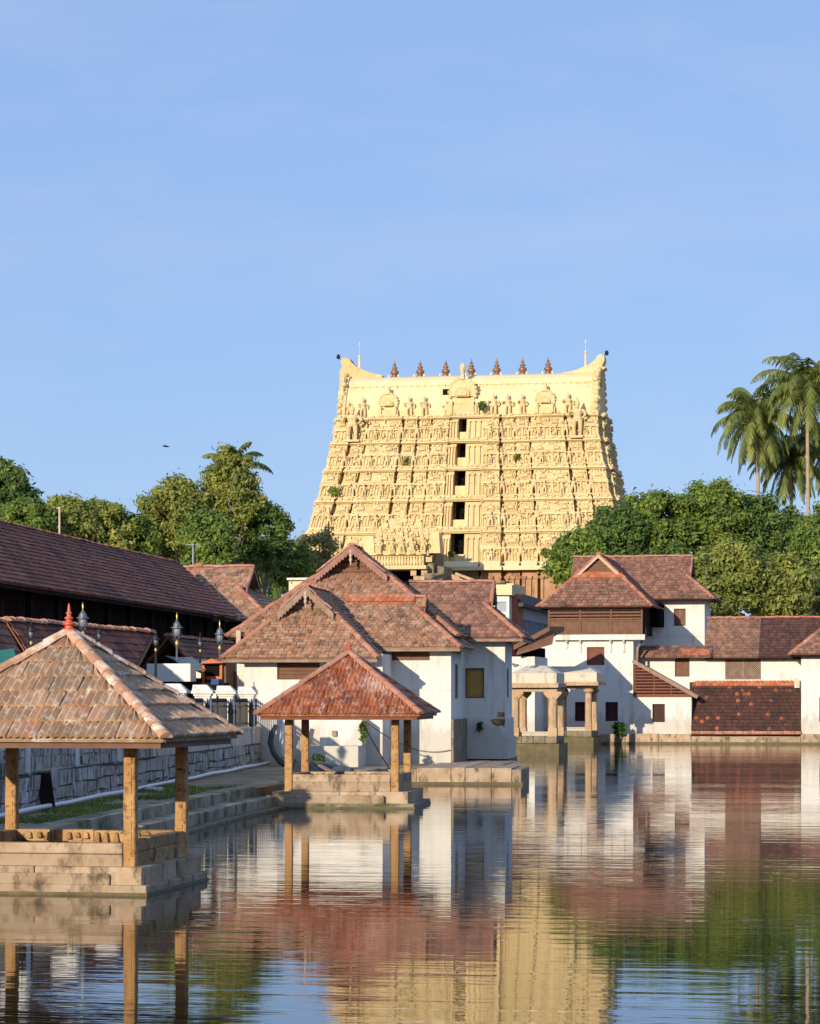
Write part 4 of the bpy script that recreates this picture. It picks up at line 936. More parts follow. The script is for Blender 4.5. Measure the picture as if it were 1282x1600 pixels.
# wing to the right
yw = 188.5; wx0, wx1 = gx(989, yw), gx(1253, yw)
ow = [o4(1055, 1078, 1026, 1057.5, yw), o4(1133.5, 1190, 1027, 1062, yw), o4(1032, 1043, 1033, 1056, yw)]
mb = MB(); wall_block(mb, wx0, wx1, yw, 197, .3, gz(1019, 1120, yw), ow[:2], (), .25); build(mb, 'wall', M['plaster'], HS)
window(HS, F_front(yw), ow[0], M['wood'], 2, False, M['wood'], .2)
lt = MB(); a, b, c, d = ow[1]; f_ = F_front(yw); lt.fbox(f_, a, b, -.24, -.2, c, d, 1)
n = 13; S = (d - c); step = (b - a + S) / 26
for i in range(27):
    for s in (1, -1):
        u = a - S + i * step
        p0 = max(u, a); z0_ = c + (p0 - u); p1 = min(u + S, b); z1_ = c + (p1 - u)
        if p1 - p0 < .05: continue
        if s == 1: A, B = f_(p0, -.05, z0_), f_(p1, -.05, z1_)
        else: A, B = f_(a + b - p0, -.08, z0_), f_(a + b - p1, -.08, z1_)
        lt.bar(A, B, .035, .055)
lt.fbox(f_, a, a + .08, -.12, -.01, c, d); lt.fbox(f_, b - .08, b, -.12, -.01, c, d); lt.fbox(f_, a + .08, b - .08, -.12, -.01, c, c + .07); lt.fbox(f_, a + .08, b - .08, -.12, -.01, d - .07, d); lt.fbox(f_, (a + b) / 2 - .04, (a + b) / 2 + .04, -.12, -.015, c + .07, d - .07)
build(lt, 'lattice_window', [M['wood_grey'], M['pit']], HS)
y7 = 187.9
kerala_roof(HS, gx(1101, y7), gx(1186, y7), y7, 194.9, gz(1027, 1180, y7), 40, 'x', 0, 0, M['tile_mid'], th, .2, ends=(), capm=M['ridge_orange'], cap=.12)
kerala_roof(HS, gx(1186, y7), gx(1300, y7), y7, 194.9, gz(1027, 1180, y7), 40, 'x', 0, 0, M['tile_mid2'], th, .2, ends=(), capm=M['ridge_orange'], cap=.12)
# narrow tiled hood under the upper block
mb = MB(); zt_ = gz(1009, 1050, 188.9); ze_ = gz(1027, 1050, 187.6); V = Vector((0, 1.3, zt_ - ze_)); tiles(mb, (0, 187.6, ze_), (1, 0, 0), V, [(gx(996, 187.6), 0), (gx(1112, 187.6), 0), (gx(1112, 187.6), V.length), (gx(996, 187.6), V.length)], **th); build(mb, 'hood', M['tile_house'], HS)
mb = MB(); tiles(mb, (0, 187.6 - .03, ze_ + .06), (1, 0, 0), V, [(gx(1066, 187.6), 0.1), (gx(1110, 187.6), .1), (gx(1108, 187.6), V.length * .6), (gx(1064, 187.6), V.length * .6)], .28, .3, .04, .04, 4); build(mb, 'new_tiles', M['ridge_orange'], HS)
# big dark roof sweeping down to the water
yd1, yd0 = 188.3, 185.5; zt_ = gz(1066, 1160, yd1); ze_ = gz(1147, 1160, yd0); V = Vector((0, yd1 - yd0, zt_ - ze_)); L = V.length
mb = MB(); tiles(mb, (0, yd0, ze_), (1, 0, 0), V, [(gx(1081, yd0), 0), (gx(1252, yd0), 0), (gx(1250, yd1), L), (gx(1078, yd1), L)], **th); lr = build(mb, 'lower_roof', M['tile_dark'], HS)
mb = MB(); tiles(mb, Vector((0, yd0, ze_)) + Vector((0, -.06, .05)), (1, 0, 0), V, [(gx(1082, yd1), L - .42), (gx(1244, yd1), L - .42), (gx(1240, yd1), L + .06), (gx(1088, yd1), L + .06)], .3, .3, .05, .05, 4); build(mb, 'ridge_tiles', M['ridge_orange'], lr)
mb = MB(); tiles(mb, Vector((0, yd0, ze_)) + Vector((0, -.05, .04)), (1, 0, 0), V, [(gx(1081, yd0), -.05), (gx(1252, yd0), -.05), (gx(1252, yd0), .18), (gx(1081, yd0), .18)], .28, .28, .03, .02, 3); build(mb, 'eave_tiles', M['ridge_pink'], lr)
mb = MB(); mb.box(gx(1242, 187.6), gx(1250, 187.6), 187.55, 187.9, gz(1075, 1246, 187.6), gz(1060, 1246, 187.6)); build(mb, 'kerb_stub', M['plaster_old'], HS)
# stair house with the sloping louvred side
ysx = 186.0; sx0, sx1 = hx1 + .004, gx(1081, ysx); zs = gz(1088.5, 1030, ysx); os_ = [o4(1020, 1039.5, 1100, 1128.5, ysx)]
mb = MB(); wall_block(mb, sx0, sx1, ysx, 188.4, .3, zs, os_, (), .25); build(mb, 'wall', M['plaster'], HS)
window(HS, F_front(ysx), os_[0], M['dark_shutter'], 2, False, M['dark_shutter'], .2)
fS = F_front(ysx - .04); tx0 = sx0 + .1; tx1 = gx(1084, ysx); ztop = gz(1036, 992, ysx)
mb = MB(); mb.prism([fS(tx0, -.06, zs), fS(tx1 + .1, -.06, zs), fS(tx0, -.06, ztop)], (0, 2.4, 0)); st = build(mb, 'stair_roof_core', M['wood_dark'], HS)
lv = MB(); n = 11; H = ztop - zs
for i in range(n):
    z = zs + .06 + i * H / n; xr = tx0 + (tx1 - tx0) * (1 - (z - zs + .1) / H)
    if xr - tx0 > .12: lv.fbox(fS, tx0, xr, -.05, .03, z, z + H / n * .55)
for t in (0.0, .33, .62, .85):
    x = tx0 + (tx1 - tx0) * t; lv.fbox(fS, x, x + .07, -.05, .05, zs, zs + H * (1 - t) - .05)
lv.fbox(fS, tx0, tx1, -.05, .06, zs - .02, zs + .06)
build(lv, 'louvre', M['wood_red'], st)
mb = MB(); A = Vector((tx0 - .1, ysx - .25, ztop + .14)); B = Vector((gx(1091, ysx), ysx - .25, gz(1091, 1091, ysx) + .06)); mb.hexa([B, A, A + Vector((0, 2.7, 0)), B + Vector((0, 2.7, 0)), B + Vector((0, 0, .12)), A + Vector((0, 0, .12)), A + Vector((0, 2.7, .12)), B + Vector((0, 2.7, .12))])
mb.bar(A + Vector((0, -.04, .0)), B + Vector((0, -.04, .0)), .06, .26); build(mb, 'stair_roof', M['wood_grey'], HS)
# right hand corner block
yk = 185.8; kx0 = gx(1252.5, yk); okk = [o4(1281, 1300, 1090, 1128, yk)]
mb = MB(); wall_block(mb, kx0, kx0 + 7, yk, 196, .3, gz(1019, 1265, yk), okk, (), .25); build(mb, 'wall', M['plaster'], HS)
window(HS, F_front(yk), okk[0], M['dark_shutter'], 2, False, M['dark_shutter'], .2)
kerala_roof(HS, gx(1234, 185.1), gx(1234, 185.1) + 10, 185.1, 194.5, gz(1022, 1260, 185.1), 40, 'x', 1, 0, M['tile_house'], th, .2, ends=('a',), capm=M['ridge_pink'], cap=.16)
# plinth at the water
mb = MB(); xs = [gx(p_, 184.9) for p_ in (938, 978, 1030, 1081, 1140, 1200, 1252, 1310, 1420)]
for i in range(len(xs) - 1): mb.box(xs[i] + .01, xs[i + 1] - .01, 184.62 + random.uniform(0, .08), 187, .06, gz(1147, 1000, 184.9) - (.18 if 3 <= i <= 5 else 0) + random.uniform(-.03, .03))
worn(build(mb, 'plinth', M['base_stone'], HS), .05)
mb = MB(); mb.box(xs[0] - .1, xs[-1], 184.55, 187, -1, .15); build(mb, 'footing', M['wet_stone'], HS)
c = at(968, 1141, 184.3); root = thing('shrub', 'bright green shrub growing at the water line below the tall house', 'shrub', (c.x, c.y, .2)); mb = MB(); sprig(mb, (c.x, c.y, c.z + .1), (.55, .3, .5), 330, .16, rn); build(mb, 'leaves', M['leaf_plant'], root)
mb = MB(); [mb.tube([(c.x, c.y, .1), (c.x + d, c.y, c.z + .2)], [.04, .015], 5) for d in (-.3, .05, .3)]; build(mb, 'stem', M['bark'], root)

# ------------------------------------------------------------------ buildings glimpsed between
BB = thing('colonnaded_block', 'blue grey flat roofed block with a row of slim columns behind the mandapas', 'building', (-30, 215, GZ))
# runs back along the axis: its long side faces right
Xb = gx(809, 205); y0 = 205; y1 = gy(861, Xb); z1 = gz(948, 812, 205); z0 = gz(990, 812, 205)
mb = MB(); mb.box(Xb - 4, Xb - .4, y0, y1, GZ, z1 - .3); mb.box(Xb - .39, Xb + .02, y0, y1, GZ, z0 - .4); mb.box(Xb - .39, Xb + .03, y0, y1, z1 - .9, z1); build(mb, 'wall', M['blue_grey'], BB)
n = 14
cm = MB()
for i in range(n + 1):
    y = y0 + .2 + (y1 - y0 - .5) * i / n; mbc = MB(); mbc.box(Xb - .25, Xb, y - .16, y + .16, z0 - .4, z1 - .9); build(mbc, 'pillar', M['blue_grey'], BB)
mb = MB(); mb.box(Xb - 4.2, Xb + .5, y0 - .3, y1 + .3, z1 + .003, z1 + .25); mb.prism([(Xb - .6, y0 - .3, z1 + .25), (Xb + .5, y0 - .3, z1 + .25), (Xb - .6, y0 - .3, z1 + 1.3)], (0, y1 - y0 + .6, 0)); build(mb, 'roof', M['slate'], BB)
mb = MB(); mb.box(gx(795, 204.5), gx(808.5, 204.5), 204.5, 208, GZ, gz(928, 800, 204.5)); RB = build(mb, 'end_pier', M['brick_red'], BB)
WB = thing('small_flat_block', 'small cream and white flat roofed block with a grey window beside the red pier', 'building', (-34, 200, GZ))
yq = 203.0; oq = [o4(775, 792, 940, 956, yq)]
mb = MB(); wall_block(mb, gx(756, yq), gx(796, yq), yq, 208, GZ, gz(932, 785, yq), oq); build(mb, 'wall', M['plaster'], WB); window(WB, F_front(yq), oq[0], M['blue_grey'], 0)
mb = MB(); mb.box(gx(750, yq), gx(801, yq), yq - .25, 208.2, gz(930, 785, yq), gz(914, 785, yq)); build(mb, 'parapet', M['cream'], WB)
YBk = thing('yellow_outhouse', 'plain yellow flat roofed outhouse peeping over the left edge of the tall gable roof', 'building', (-50, 180, GZ))
yq = 172.0; mb = MB(); wall_block(mb, gx(451.5, yq), gx(520, yq), yq, 180, GZ, gz(906.5, 470, yq), [(gx(455, yq), gx(457, yq), gz(912, 455, yq), gz(909, 455, yq))]); build(mb, 'wall', M['cream'], YBk)
mb = MB(); mb.box(gx(450, yq), gx(521, yq), yq - .3, 180.3, gz(906.5, 470, yq) + .004, gz(903, 470, yq)); build(mb, 'roof_slab', M['plaster_old'], YBk)
# brown lean-to between bathhouse and tall house
LT = thing('lean_to', 'brown plank lean-to roof over a dark opening left of the tall house', 'lean-to', (-26, 170, GZ))
yq = 172.0; a = at(803, 1016, yq); b = at(859, 986, yq)
mb = MB(); mb.hexa([a, b, b + Vector((0, 8, .2)), a + Vector((0, 8, .2)), a + Vector((0, 0, .32)), b + Vector((0, 0, .32)), b + Vector((0, 8, .5)), a + Vector((0, 8, .5))])
mb.hexa([a + Vector((.3, -.8, -.35)), b + Vector((.3, -.8, -.9)), b + Vector((.3, 0, -.3)), a + Vector((.3, 0, -.02)), a + Vector((.3, -.8, -.2)), b + Vector((.3, -.8, -.75)), b + Vector((.3, 0, -.2)), a + Vector((.3, 0, .08))]); build(mb, 'roof', M['wood'], LT)
mb = MB(); mb.box(gx(804, yq), gx(834, yq), yq + .3, yq + 6, gz(1026, 820, yq), gz(1006, 820, yq) - .2); build(mb, 'opening', M['pit'], LT)
mb = MB(); mb.box(gx(798, yq), gx(836, yq), yq, yq + 6.5, GZ, gz(1026, 820, yq)); build(mb, 'wall', M['plaster'], LT)

# ------------------------------------------------------------------ long dark hall on the left
HA = thing('long_hall', 'very long hall with a dark brown tiled roof along the left bank', 'building', (-38, 115, GZ))
dv = Vector((-0.043, 1, 0)).normalized(); nv = Vector((dv.y, -dv.x, 0))
E0 = Vector((-32.8, 93.2, 0)); zE, zR, hw = 7.5, 10.68, 4.25
def FHl(u, o, z): return E0 + dv * u + nv * o + Vector((0, 0, z))
Lh = 43.2; pit = atan2(zR - zE, hw); SL = hw / cos(pit); tH = dict(tw=.30, rl=.33, amp=.02, lift=.055, seg=2, jit=.012, waves=1)
mb = MB(); V = FHl(0, -hw, zR) - FHl(0, 0, zE)
tiles(mb, FHl(0, 0, zE), dv, V, [(-36, 0), (Lh + .2, 0), (Lh + 4.6, SL), (-36, SL)], **tH)
tiles(mb, FHl(0, -2 * hw, zE), dv, FHl(0, -hw, zR) - FHl(0, -2 * hw, zE), [(-36, 0), (Lh + .2, 0), (Lh + 4.6, SL), (-36, SL)], 1.2, 1.0, .02, .04, 1)
ro = build(mb, 'roof', M['tile_hall'], HA)
mb = MB(); ridge_caps(mb, FHl(-36, -hw, zR + .03), FHl(Lh + 4.4, -hw, zR + .03), .12, .5); build(mb, 'ridge_tiles', M['tile_hall'], ro)
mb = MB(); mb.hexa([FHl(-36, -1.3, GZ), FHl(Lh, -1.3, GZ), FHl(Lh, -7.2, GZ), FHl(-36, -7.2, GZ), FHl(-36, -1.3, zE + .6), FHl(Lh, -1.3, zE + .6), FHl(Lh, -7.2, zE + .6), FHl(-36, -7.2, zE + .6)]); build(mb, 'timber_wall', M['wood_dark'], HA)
mb = MB(); mb.bar(FHl(-36, -.12, zE - .14), FHl(Lh, -.12, zE - .14), .05, .15); build(mb, 'eave_board', M['wood_dark'], HA)
for k in range(20):
    u = -34 + k * 4.05; mb = MB(); p_ = FHl(u, -.75, 0); mb.box(p_.x - .12, p_.x + .12, p_.y - .12, p_.y + .12, GZ, zE + .1); build(mb, 'post', M['wood_dark'], HA)
# cross wing at its far end
yr = 143.4; ze2 = 7.45
kerala_roof(HA, -41.5, gx(428, 139.5), yr - 4.2, yr + 4.2, ze2, 37, 'x', 0, .62, M['tile_bath'], dict(tw=.3, rl=.33, amp=.025, lift=.05, seg=2, jit=.014), .5, ends=('b',), barge=M['wood_pink'], capm=M['ridge_pink'], cap=.14)
mb = MB(); mb.box(-41, gx(416, 140.2), 140.2, 147, GZ, ze2 + .3); build(mb, 'timber_wall', M['wood_dark'], HA)
mb = MB(); c = at(311, 884, 143.3); mb.ball((c.x, c.y, c.z + .02), (.3, .2, .16), 8); build(mb, 'ridge_knot', M['ridge_pink'], HA)
# two low tiled roofs in front of the hall
def low_roof(label, A, B, rise, run, cut, mat):
    A = Vector(A); B = Vector(B); d = (B - A); d.z = 0; d.normalize(); n = Vector((d.y, -d.x, 0)); L = (B - A).length
    root = thing('low_tiled_shed', label, 'shed', ((A.x + B.x) / 2, (A.y + B.y) / 2, GZ), 0, 'low tiled sheds by the hall')
    mb = MB(); V = Vector((n.x * run, n.y * run, -rise)); sl_ = V.length
    for s in (1, -1):
        V = Vector((n.x * run * s, n.y * run * s, -rise)); tiles(mb, A + V, d, -V, [(0, 0), (L - cut, 0), (L, sl_), (0, sl_)], .3, .32, .025, .045, 2, jit=.012)
    r_ = build(mb, 'roof', mat, root)
    mb = MB(); ridge_caps(mb, A + Vector((0, 0, .04)), B + Vector((0, 0, .04)), .16, .45); build(mb, 'ridge_tiles', M['ridge_pink'], r_)
    mb = MB()
    for P, s in ((B, 1),):
        for q in (1,): bargeboard(mb, P + n * q * run + Vector((0, 0, -rise)) - d * (cut if s > 0 else 0), P, n * q, .2, .06)
    build(mb, 'bargeboard', M['wood'], r_)
    mb = MB(); Bw = B - d * (cut + .3); c = [A + n * (run - .4), Bw + n * (run - .4), Bw - n * (run - .4), A - n * (run - .4)]
    mb.hexa([(v.x, v.y, GZ) for v in c] + [(v.x, v.y, A.z - rise - .02) for v in c]); build(mb, 'wall', M['wood_dark'], root)
A = at(10, 969, 82); B = at(239, 989, 98); low_roof('dark low tiled shed with a pink ridge behind the near pavilion roof', A, (B.x, B.y, A.z), 1.9, 1.25, 7.0, M['tile_hall'])
A = at(262, 994, 118); B = at(362, 1004, 134); low_roof('farther low tiled shed with a reddish ridge at the foot of the hall', A, (B.x, B.y, A.z), 1.9, 1.6, 1.0, M['tile_hall'])
A = at(-60, 962, 74); B = at(5, 962, 80); low_roof('near low tiled shed whose gable end just enters at the left edge', A, (B.x, B.y, A.z), 1.75, 1.2, 1.5, M['tile_hall'])

# ------------------------------------------------------------------ stalls, boards and awnings behind the fence
def panel(mb, px0, px1, py0, py1, Y, th=.08, m=0):
    mb.box(gx(px0, Y), gx(px1, Y), Y, Y + th, gz(py1, (px0 + px1) / 2, Y), gz(py0, (px0 + px1) / 2, Y), m)
ST = thing('white_signboard', 'large blank white board on posts behind the near pavilion roof', 'signboard', (gx(264, 104), 104, GZ))
mb = MB(); panel(mb, 229.5, 297.5, 1037, 1065, 104, .9); build(mb, 'board', M['white_sheet'], ST)
mb = MB(); [mb.box(gx(p_, 104.4), gx(p_, 104.4) + .09, 104.4, 104.5, GZ, gz(1064, p_, 104.4)) for p_ in (241, 266, 291)]; build(mb, 'post', M['wood_dark'], ST)
S2 = thing('white_signboard', 'small white board half behind the large blank one', 'signboard', (gx(310, 107), 107, GZ))
mb = MB(); panel(mb, 304, 314, 1042, 1061, 107, .06); build(mb, 'board', M['white_sheet'], S2); mb = MB(); mb.box(gx(312, 107.1), gx(312, 107.1) + .08, 107.08, 107.16, GZ, gz(1060, 312, 107)); build(mb, 'post', M['wood_dark'], S2)
def awning(label, name, P, mat, px_posts, th=.05, posts=True):
    c = sum((Vector(p_) for p_ in P), Vector()) / len(P)
    root = thing(name, label, 'awning', (c.x, c.y, GZ)); mb = MB(); n = 6
    a, b, c_, d = [Vector(p_) for p_ in P]
    for i in range(n):
        s0, s1 = i / n, (i + 1) / n; z0 = -.05 * sin(pi * s0) ; z1 = -.05 * sin(pi * s1)
        q = [a + (b - a) * s0, a + (b - a) * s1, d + (c_ - d) * s1, d + (c_ - d) * s0]; q[0].z += z0; q[3].z += z0; q[1].z += z1; q[2].z += z1
        mb.prism(q, (0, 0, th))
    build(mb, 'sheet', mat, root)
    if posts:
        for p_ in (a, b, c_, d): pm = MB(); pm.bar(Vector((p_.x, p_.y, GZ)), p_ + Vector((0, 0, -.06)), .06, .06); build(pm, 'post', M['wood_dark'], root)
awning('sloping blue grey sheet awning above the white boards', 'awning', [at(258, 1026, 108), at(300, 1028, 108), at(322, 1047, 106), at(298, 1044, 106)], M['tarp_grey'], ())
awning('green tarpaulin awning between the lamps', 'awning', [at(300, 1030, 112), at(322, 1031, 112), at(330, 1043, 110), at(308, 1042, 110)], M['teal'], ())
awning('teal sheet awning against the left end of the bathhouse', 'awning', [at(338, 1030, 113), at(352, 1030, 113), at(380, 1046, 110), at(362, 1047, 110)], M['teal'], ())
awning('green tarpaulin tent roof at the left edge behind the near pavilion', 'awning', [at(-30, 1044, 66), at(28, 1044, 66), at(22, 1016, 68), at(-30, 1016, 68)], M['tarp_green'], ())
OS = thing('orange_stall', 'small orange framed wooden stall with dark interior', 'stall', (gx(332, 106), 106, GZ)); yq = 106
mb = MB()
for p_ in (316, 343.5): mb.box(gx(p_, yq), gx(p_, yq) + .1, yq, yq + .1, GZ, gz(1035, p_, yq))
panel(mb, 315, 347, 1033, 1038, yq - .05, .12); panel(mb, 316, 347, 1057, 1062, yq - .03, .1); build(mb, 'frame', M['orange'], OS)
mb = MB(); mb.box(gx(316, yq), gx(352, yq), yq + .15, yq + 1.8, GZ, gz(1037, 330, yq)); build(mb, 'box', M['shed_brown'], OS)
mb = MB(); panel(mb, 318.5, 342, 1039, 1056, yq + .10, .04); build(mb, 'opening', M['pit'], OS)
mb = MB(); mb.prism([at(312, 1037, yq - .3), at(349, 1036, yq - .3), at(330, 1029, yq - .3)], (0, 2.3, 0)); build(mb, 'roof', M['orange'], OS)
BC = thing('market_counter', 'low stall counter with a blue cloth and white drop behind the railings', 'stall', (gx(325, 104), 104.6, GZ)); yq = 104.6
mb = MB(); panel(mb, 305, 338, 1079, 1104, yq, .06); build(mb, 'white_drop', M['white_sheet'], BC); mb = MB(); panel(mb, 302, 350, 1067, 1079, yq + .08, .9); build(mb, 'counter', M['wood_dark'], BC); mb = MB(); mb.box(gx(330, yq), gx(342, yq), yq - .02, yq + .9, gz(1070, 335, yq), gz(1061, 335, yq)); build(mb, 'cloth', M['blue'], BC)
mb = MB(); mb.box(gx(336, 107), gx(384, 107), 107.5, 112, GZ, gz(1050, 350, 107)); SB = build(mb, 'box', M['wood_red'], None)
tag(SB, 'dark red plank hut beside the left end of the bathhouse', 'hut'); SB.name = 'plank_hut'
mb = MB(); [mb.fbox(F_front(107.49), gx(337 + 5 * i, 107.5), gx(341 + 5 * i, 107.5), 0, .03, 1.0, gz(1052, 350, 107)) for i in range(9)]; build(mb, 'plank_cladding', M['wood'], SB)

# ------------------------------------------------------------------ street lamps
def lamp(label, px, py, w, k):
    x, y = dist(px, w); zt = CH - (py - HY) * w / F_PX
    root = thing('street_lamp', label, 'lamp', (x, y, GZ), 0, 'ornamental street lamps'); h = zt - GZ - 1.5 * k
    P = lambda prof: [(a * k, b * k) for a, b in prof]
    mb = MB(); mb.lathe((0, 0, 0), [(.12, 0), (.12, .3), (.07, .4), (.06, 1.2), (.045, h)], 8); build(mb, 'pole', M['lamp_grey'] if k > .7 else M['iron'], root, True)  # small lamps get near-black metal: shade put into their colour
    mb = MB(); mb.ball((0, 0, h + .12 * k), (.09 * k, .09 * k, .16 * k), 8); build(mb, 'gilt_knob', M['gold'], root, True, True)
    mb = MB(); mb.lathe((0, 0, h), P([(.05, 1.14), (.03, 1.24), (.045, 1.34), (.01, 1.5)]), 7); build(mb, 'top_spike', M['gold'] if k > .7 else M['iron'], root, True, True)  # gilt on the tall lamps, darkened for shade on the small ones
    mb = MB()
    for q in range(4):
        a = pi / 4 + q * pi / 2; mb.tube([(cos(a) * r_ * k, sin(a) * r_ * k, h + z_ * k) for r_, z_ in ((0, .28), (.12, .36), (.21, .55), (.20, .8))], .02 * k, 5)
    build(mb, 'bracket', M['lamp_grey'] if k > .7 else M['iron'], root, True)
    mb = MB(); mb.lathe((0, 0, h), P([(.06, .42), (.12, .48), (.16, .62), (.165, .80)]), 10); build(mb, 'globe', M['lamp_glass'] if k > .7 else M['lamp_grey'], root, True, True)
    mb = MB(); mb.lathe((0, 0, h), P([(.28, .80), (.28, .84), (.19, .87), (.15, 1.0), (.06, 1.12), (.05, 1.15)]), 10); build(mb, 'hood', M['lamp_grey'] if k > .7 else M['iron'], root, True)
lamp('nearest tall lamp with gold knob rising just right of the near pavilion finial', 129.5, 941, 83, .74)
lamp('tall grey lamp with gold knob above the large white board', 276.5, 957, 111, .95)
lamp('dark lamp with gold knob next to the left corner of the bathhouse roof', 343.5, 969, 116, .9)
lamp('small dim lamp left of the near pavilion finial', 48.5, 968, 76, .5)
lamp('small dim lamp between the near finial lamp and the shed gable', 155, 974, 88, .5)
lamp('small dim lamp against the gable end of the dark shed', 243.5, 983, 95, .55)
lamp('small dim lamp midway between the two tall lamps on the right', 313, 987, 112, .6)
# ------------------------------------------------------------------ great gateway tower
YF0 = 274.2
TCX = gx(721.5, YF0); YC_ = YF0 + 8.0
TW = thing('temple_tower', 'huge pale yellow carved temple gateway tower with a barrel roof and copper finials', 'tower', (TCX, YC_, GZ))
def statue():
    mb = MB()
    for s in (-1, 1):
        mb.tube([(s * .10, 0, 0), (s * .11, -.03, .25), (s * .09, 0, .46)], [.055, .06, .085], 6)
        mb.tube([(s * .16, 0, .76), (s * .28, -.02, .62), (s * .20, -.12, .5 if s > 0 else .72)], [.05, .045, .04], 5)
    mb.lathe((0, 0, 0), [(.14, .42), (.17, .50), (.12, .58), (.17, .72), (.13, .78), (.05, .80)], 8, 0, 1, .7)
    mb.ball((0, -.01, .87), (.075, .08, .09), 7)
    mb.lathe((0, 0, 0), [(.085, .92), (.075, .99), (.04, 1.06), (.02, 1.14)], 7)
    mb.box(-.22, .22, -.1, .12, -.06, 0.0)
    return mb
stm = statue(); st_src = None
def put_statue(parent, p, h):
    global st_src
    base = off_of(parent)
    if st_src is None:
        st_src = build(stm, 'relief_figure', M['tower'], parent, True, False); st_src.location = Vector(p) - base; st_src.scale = (h, h, h)
    else:
        c = st_src.copy(); COL.objects.link(c); c.parent = parent; c.location = Vector(p) - base; c.scale = (h * random.uniform(.9, 1.15), h, h); c.rotation_euler = (0, 0, random.uniform(-.3, .3))
rt = random.Random(77)
def nasi(mb, f, u, z, r, o, rich=True):
    pts = []; n = 12
    for i in range(n + 1):
        a = -0.35 + (pi + 0.7) * i / n; pts.append((u + cos(a) * r, z + sin(a) * r * 1.0))
    mb.prism([f(a, o, b) for a, b in pts], f(0, .18, 0) - f(0, 0, 0))
    mb.prism([f(u + (a - u) * .62, o + .18, z + (b - z) * .62) for a, b in pts], f(0, .10, 0) - f(0, 0, 0))
    if rich:
        for i in range(0, n + 1, 1):
            a, b = pts[i]; mb.fbox(f, a - r * .11, a + r * .11, o, o + .24, b - r * .11, b + r * .11)
        mb.fbox(f, u - r * .12, u + r * .12, o, o + .3, z + r * .9, z + r * 1.35, 0, r * .06)
def bay(mb, f, u0, u1, pr, z0, h, D=.9):
    w = u1 - u0; jj = [rt.uniform(-.035, .035), rt.uniform(-.03, .03)]
    def Z(t): return z0 + h * (t + (jj[0] if .2 < t < .5 else jj[1] if .5 <= t < .8 else 0))
    mb.fbox(f, u0 - .10, u1 + .10, -D, pr + .20, Z(0), Z(.05)); mb.fbox(f, u0 - .05, u1 + .05, -D, pr + .10, Z(.05) + .002, Z(.10))
    mb.fbox(f, u0, u1, -D, pr, Z(.10), Z(.86))
    n = max(2, int(w / .62)); st = w / n
    for i in range(n + 1):
        u = u0 + .09 + (w - .18) * i / n
        mb.fbox(f, u - .075, u + .075, pr, pr + .15, Z(.10), Z(.40)); mb.fbox(f, u - .12, u + .12, pr, pr + .20, Z(.40) + .002, Z(.445))
        if i < n:
            uc = u + (w - .18) / n / 2; k = rt.random()
            q = rt.uniform(.08, .13); mb.fbox(f, uc - q, uc + q, pr, pr + .14, Z(.12), Z(.12) + h * rt.uniform(.14, .22), 0, .03)
            mb.fbox(f, uc - .07, uc + .07, pr, pr + .15, Z(.33), Z(.38), 0, .03)
    mb.fbox(f, u0 - .10, u1 + .10, -D, pr + .26, Z(.45), Z(.485)); mb.fbox(f, u0 - .05, u1 + .05, -D, pr + .17, Z(.487), Z(.525))
    # upper storey of the bay: little roof with horseshoe arch
    iu = w * .10
    for i, (a, b, o) in enumerate(((.53, .58, .16), (.58, .66, .22), (.66, .73, .15), (.73, .79, .06))): mb.fbox(f, u0 + iu * i * .5, u1 - iu * i * .5, -D, pr + o, Z(a) + .002, Z(b))
    na = max(1, int(w / 1.7)); r = min(.30 * w / na, .105 * h)
    for i in range(na): nasi(mb, f, u0 + w * (i + .5) / na, Z(.645), r, pr + .16, True)
    m = int(w / .34)
    for i in range(m):
        u = u0 + .1 + (w - .2) * (i + .5) / m; s = rt.uniform(.06, .13); z = Z(rt.uniform(.54, .83)); mb.fbox(f, u - s, u + s, pr - .1, pr + rt.uniform(.14, .34), z, z + s * rt.uniform(1.2, 2.6), 0, s * .4)
    for i in range(int(w * 9)):       # crowded small carving over the whole bay
        u = rt.uniform(u0 + .05, u1 - .05); s = rt.uniform(.035, .10); z = z0 + h * rt.uniform(.06, .95); mb.fbox(f, u - s, u + s, pr - .1, pr + rt.uniform(.12, .42), z, z + s * rt.uniform(1.2, 3.4), 0, s * .45)
    # cornice
    mb.fbox(f, u0 - .12, u1 + .12, -D, pr + .22, Z(.86), Z(.895)); mb.fbox(f, u0 - .15, u1 + .15, -D, pr + .42, Z(.897), Z(.925)); mb.fbox(f, u0 - .10, u1 + .10, -D, pr + .30, Z(.927), Z(.975)); mb.fbox(f, u0 - .06, u1 + .06, -D, pr + .2, Z(.977), Z(1.0))
    m = max(2, int(w / .8))
    for i in range(m):
        u = u0 + w * (i + .5) / m; mb.fbox(f, u - .16, u + .16, pr + .1, pr + .42, Z(.978), Z(1.0) + rt.uniform(.08, .26), 0, .09)
prof = [(884, 827, 469, 974, 0.0), (827, 778, 483, 964, .9), (778, 730, 498, 953, 1.8), (730, 688, 512, 944, 2.6), (688, 650, 522, 935, 3.3)]
wins = [(704, 726, 830, 866), (707, 727, 779, 812), (710, 728, 731, 759), (714, 728.5, 690, 715), (717.5, 730, 650.5, 675)]
bays = [(.13, .25, .85), (.276, .362, .30), (.38, .474, .62), (.496, .742, .98), (.764, .862, .55), (.886, 1.0, .9)]
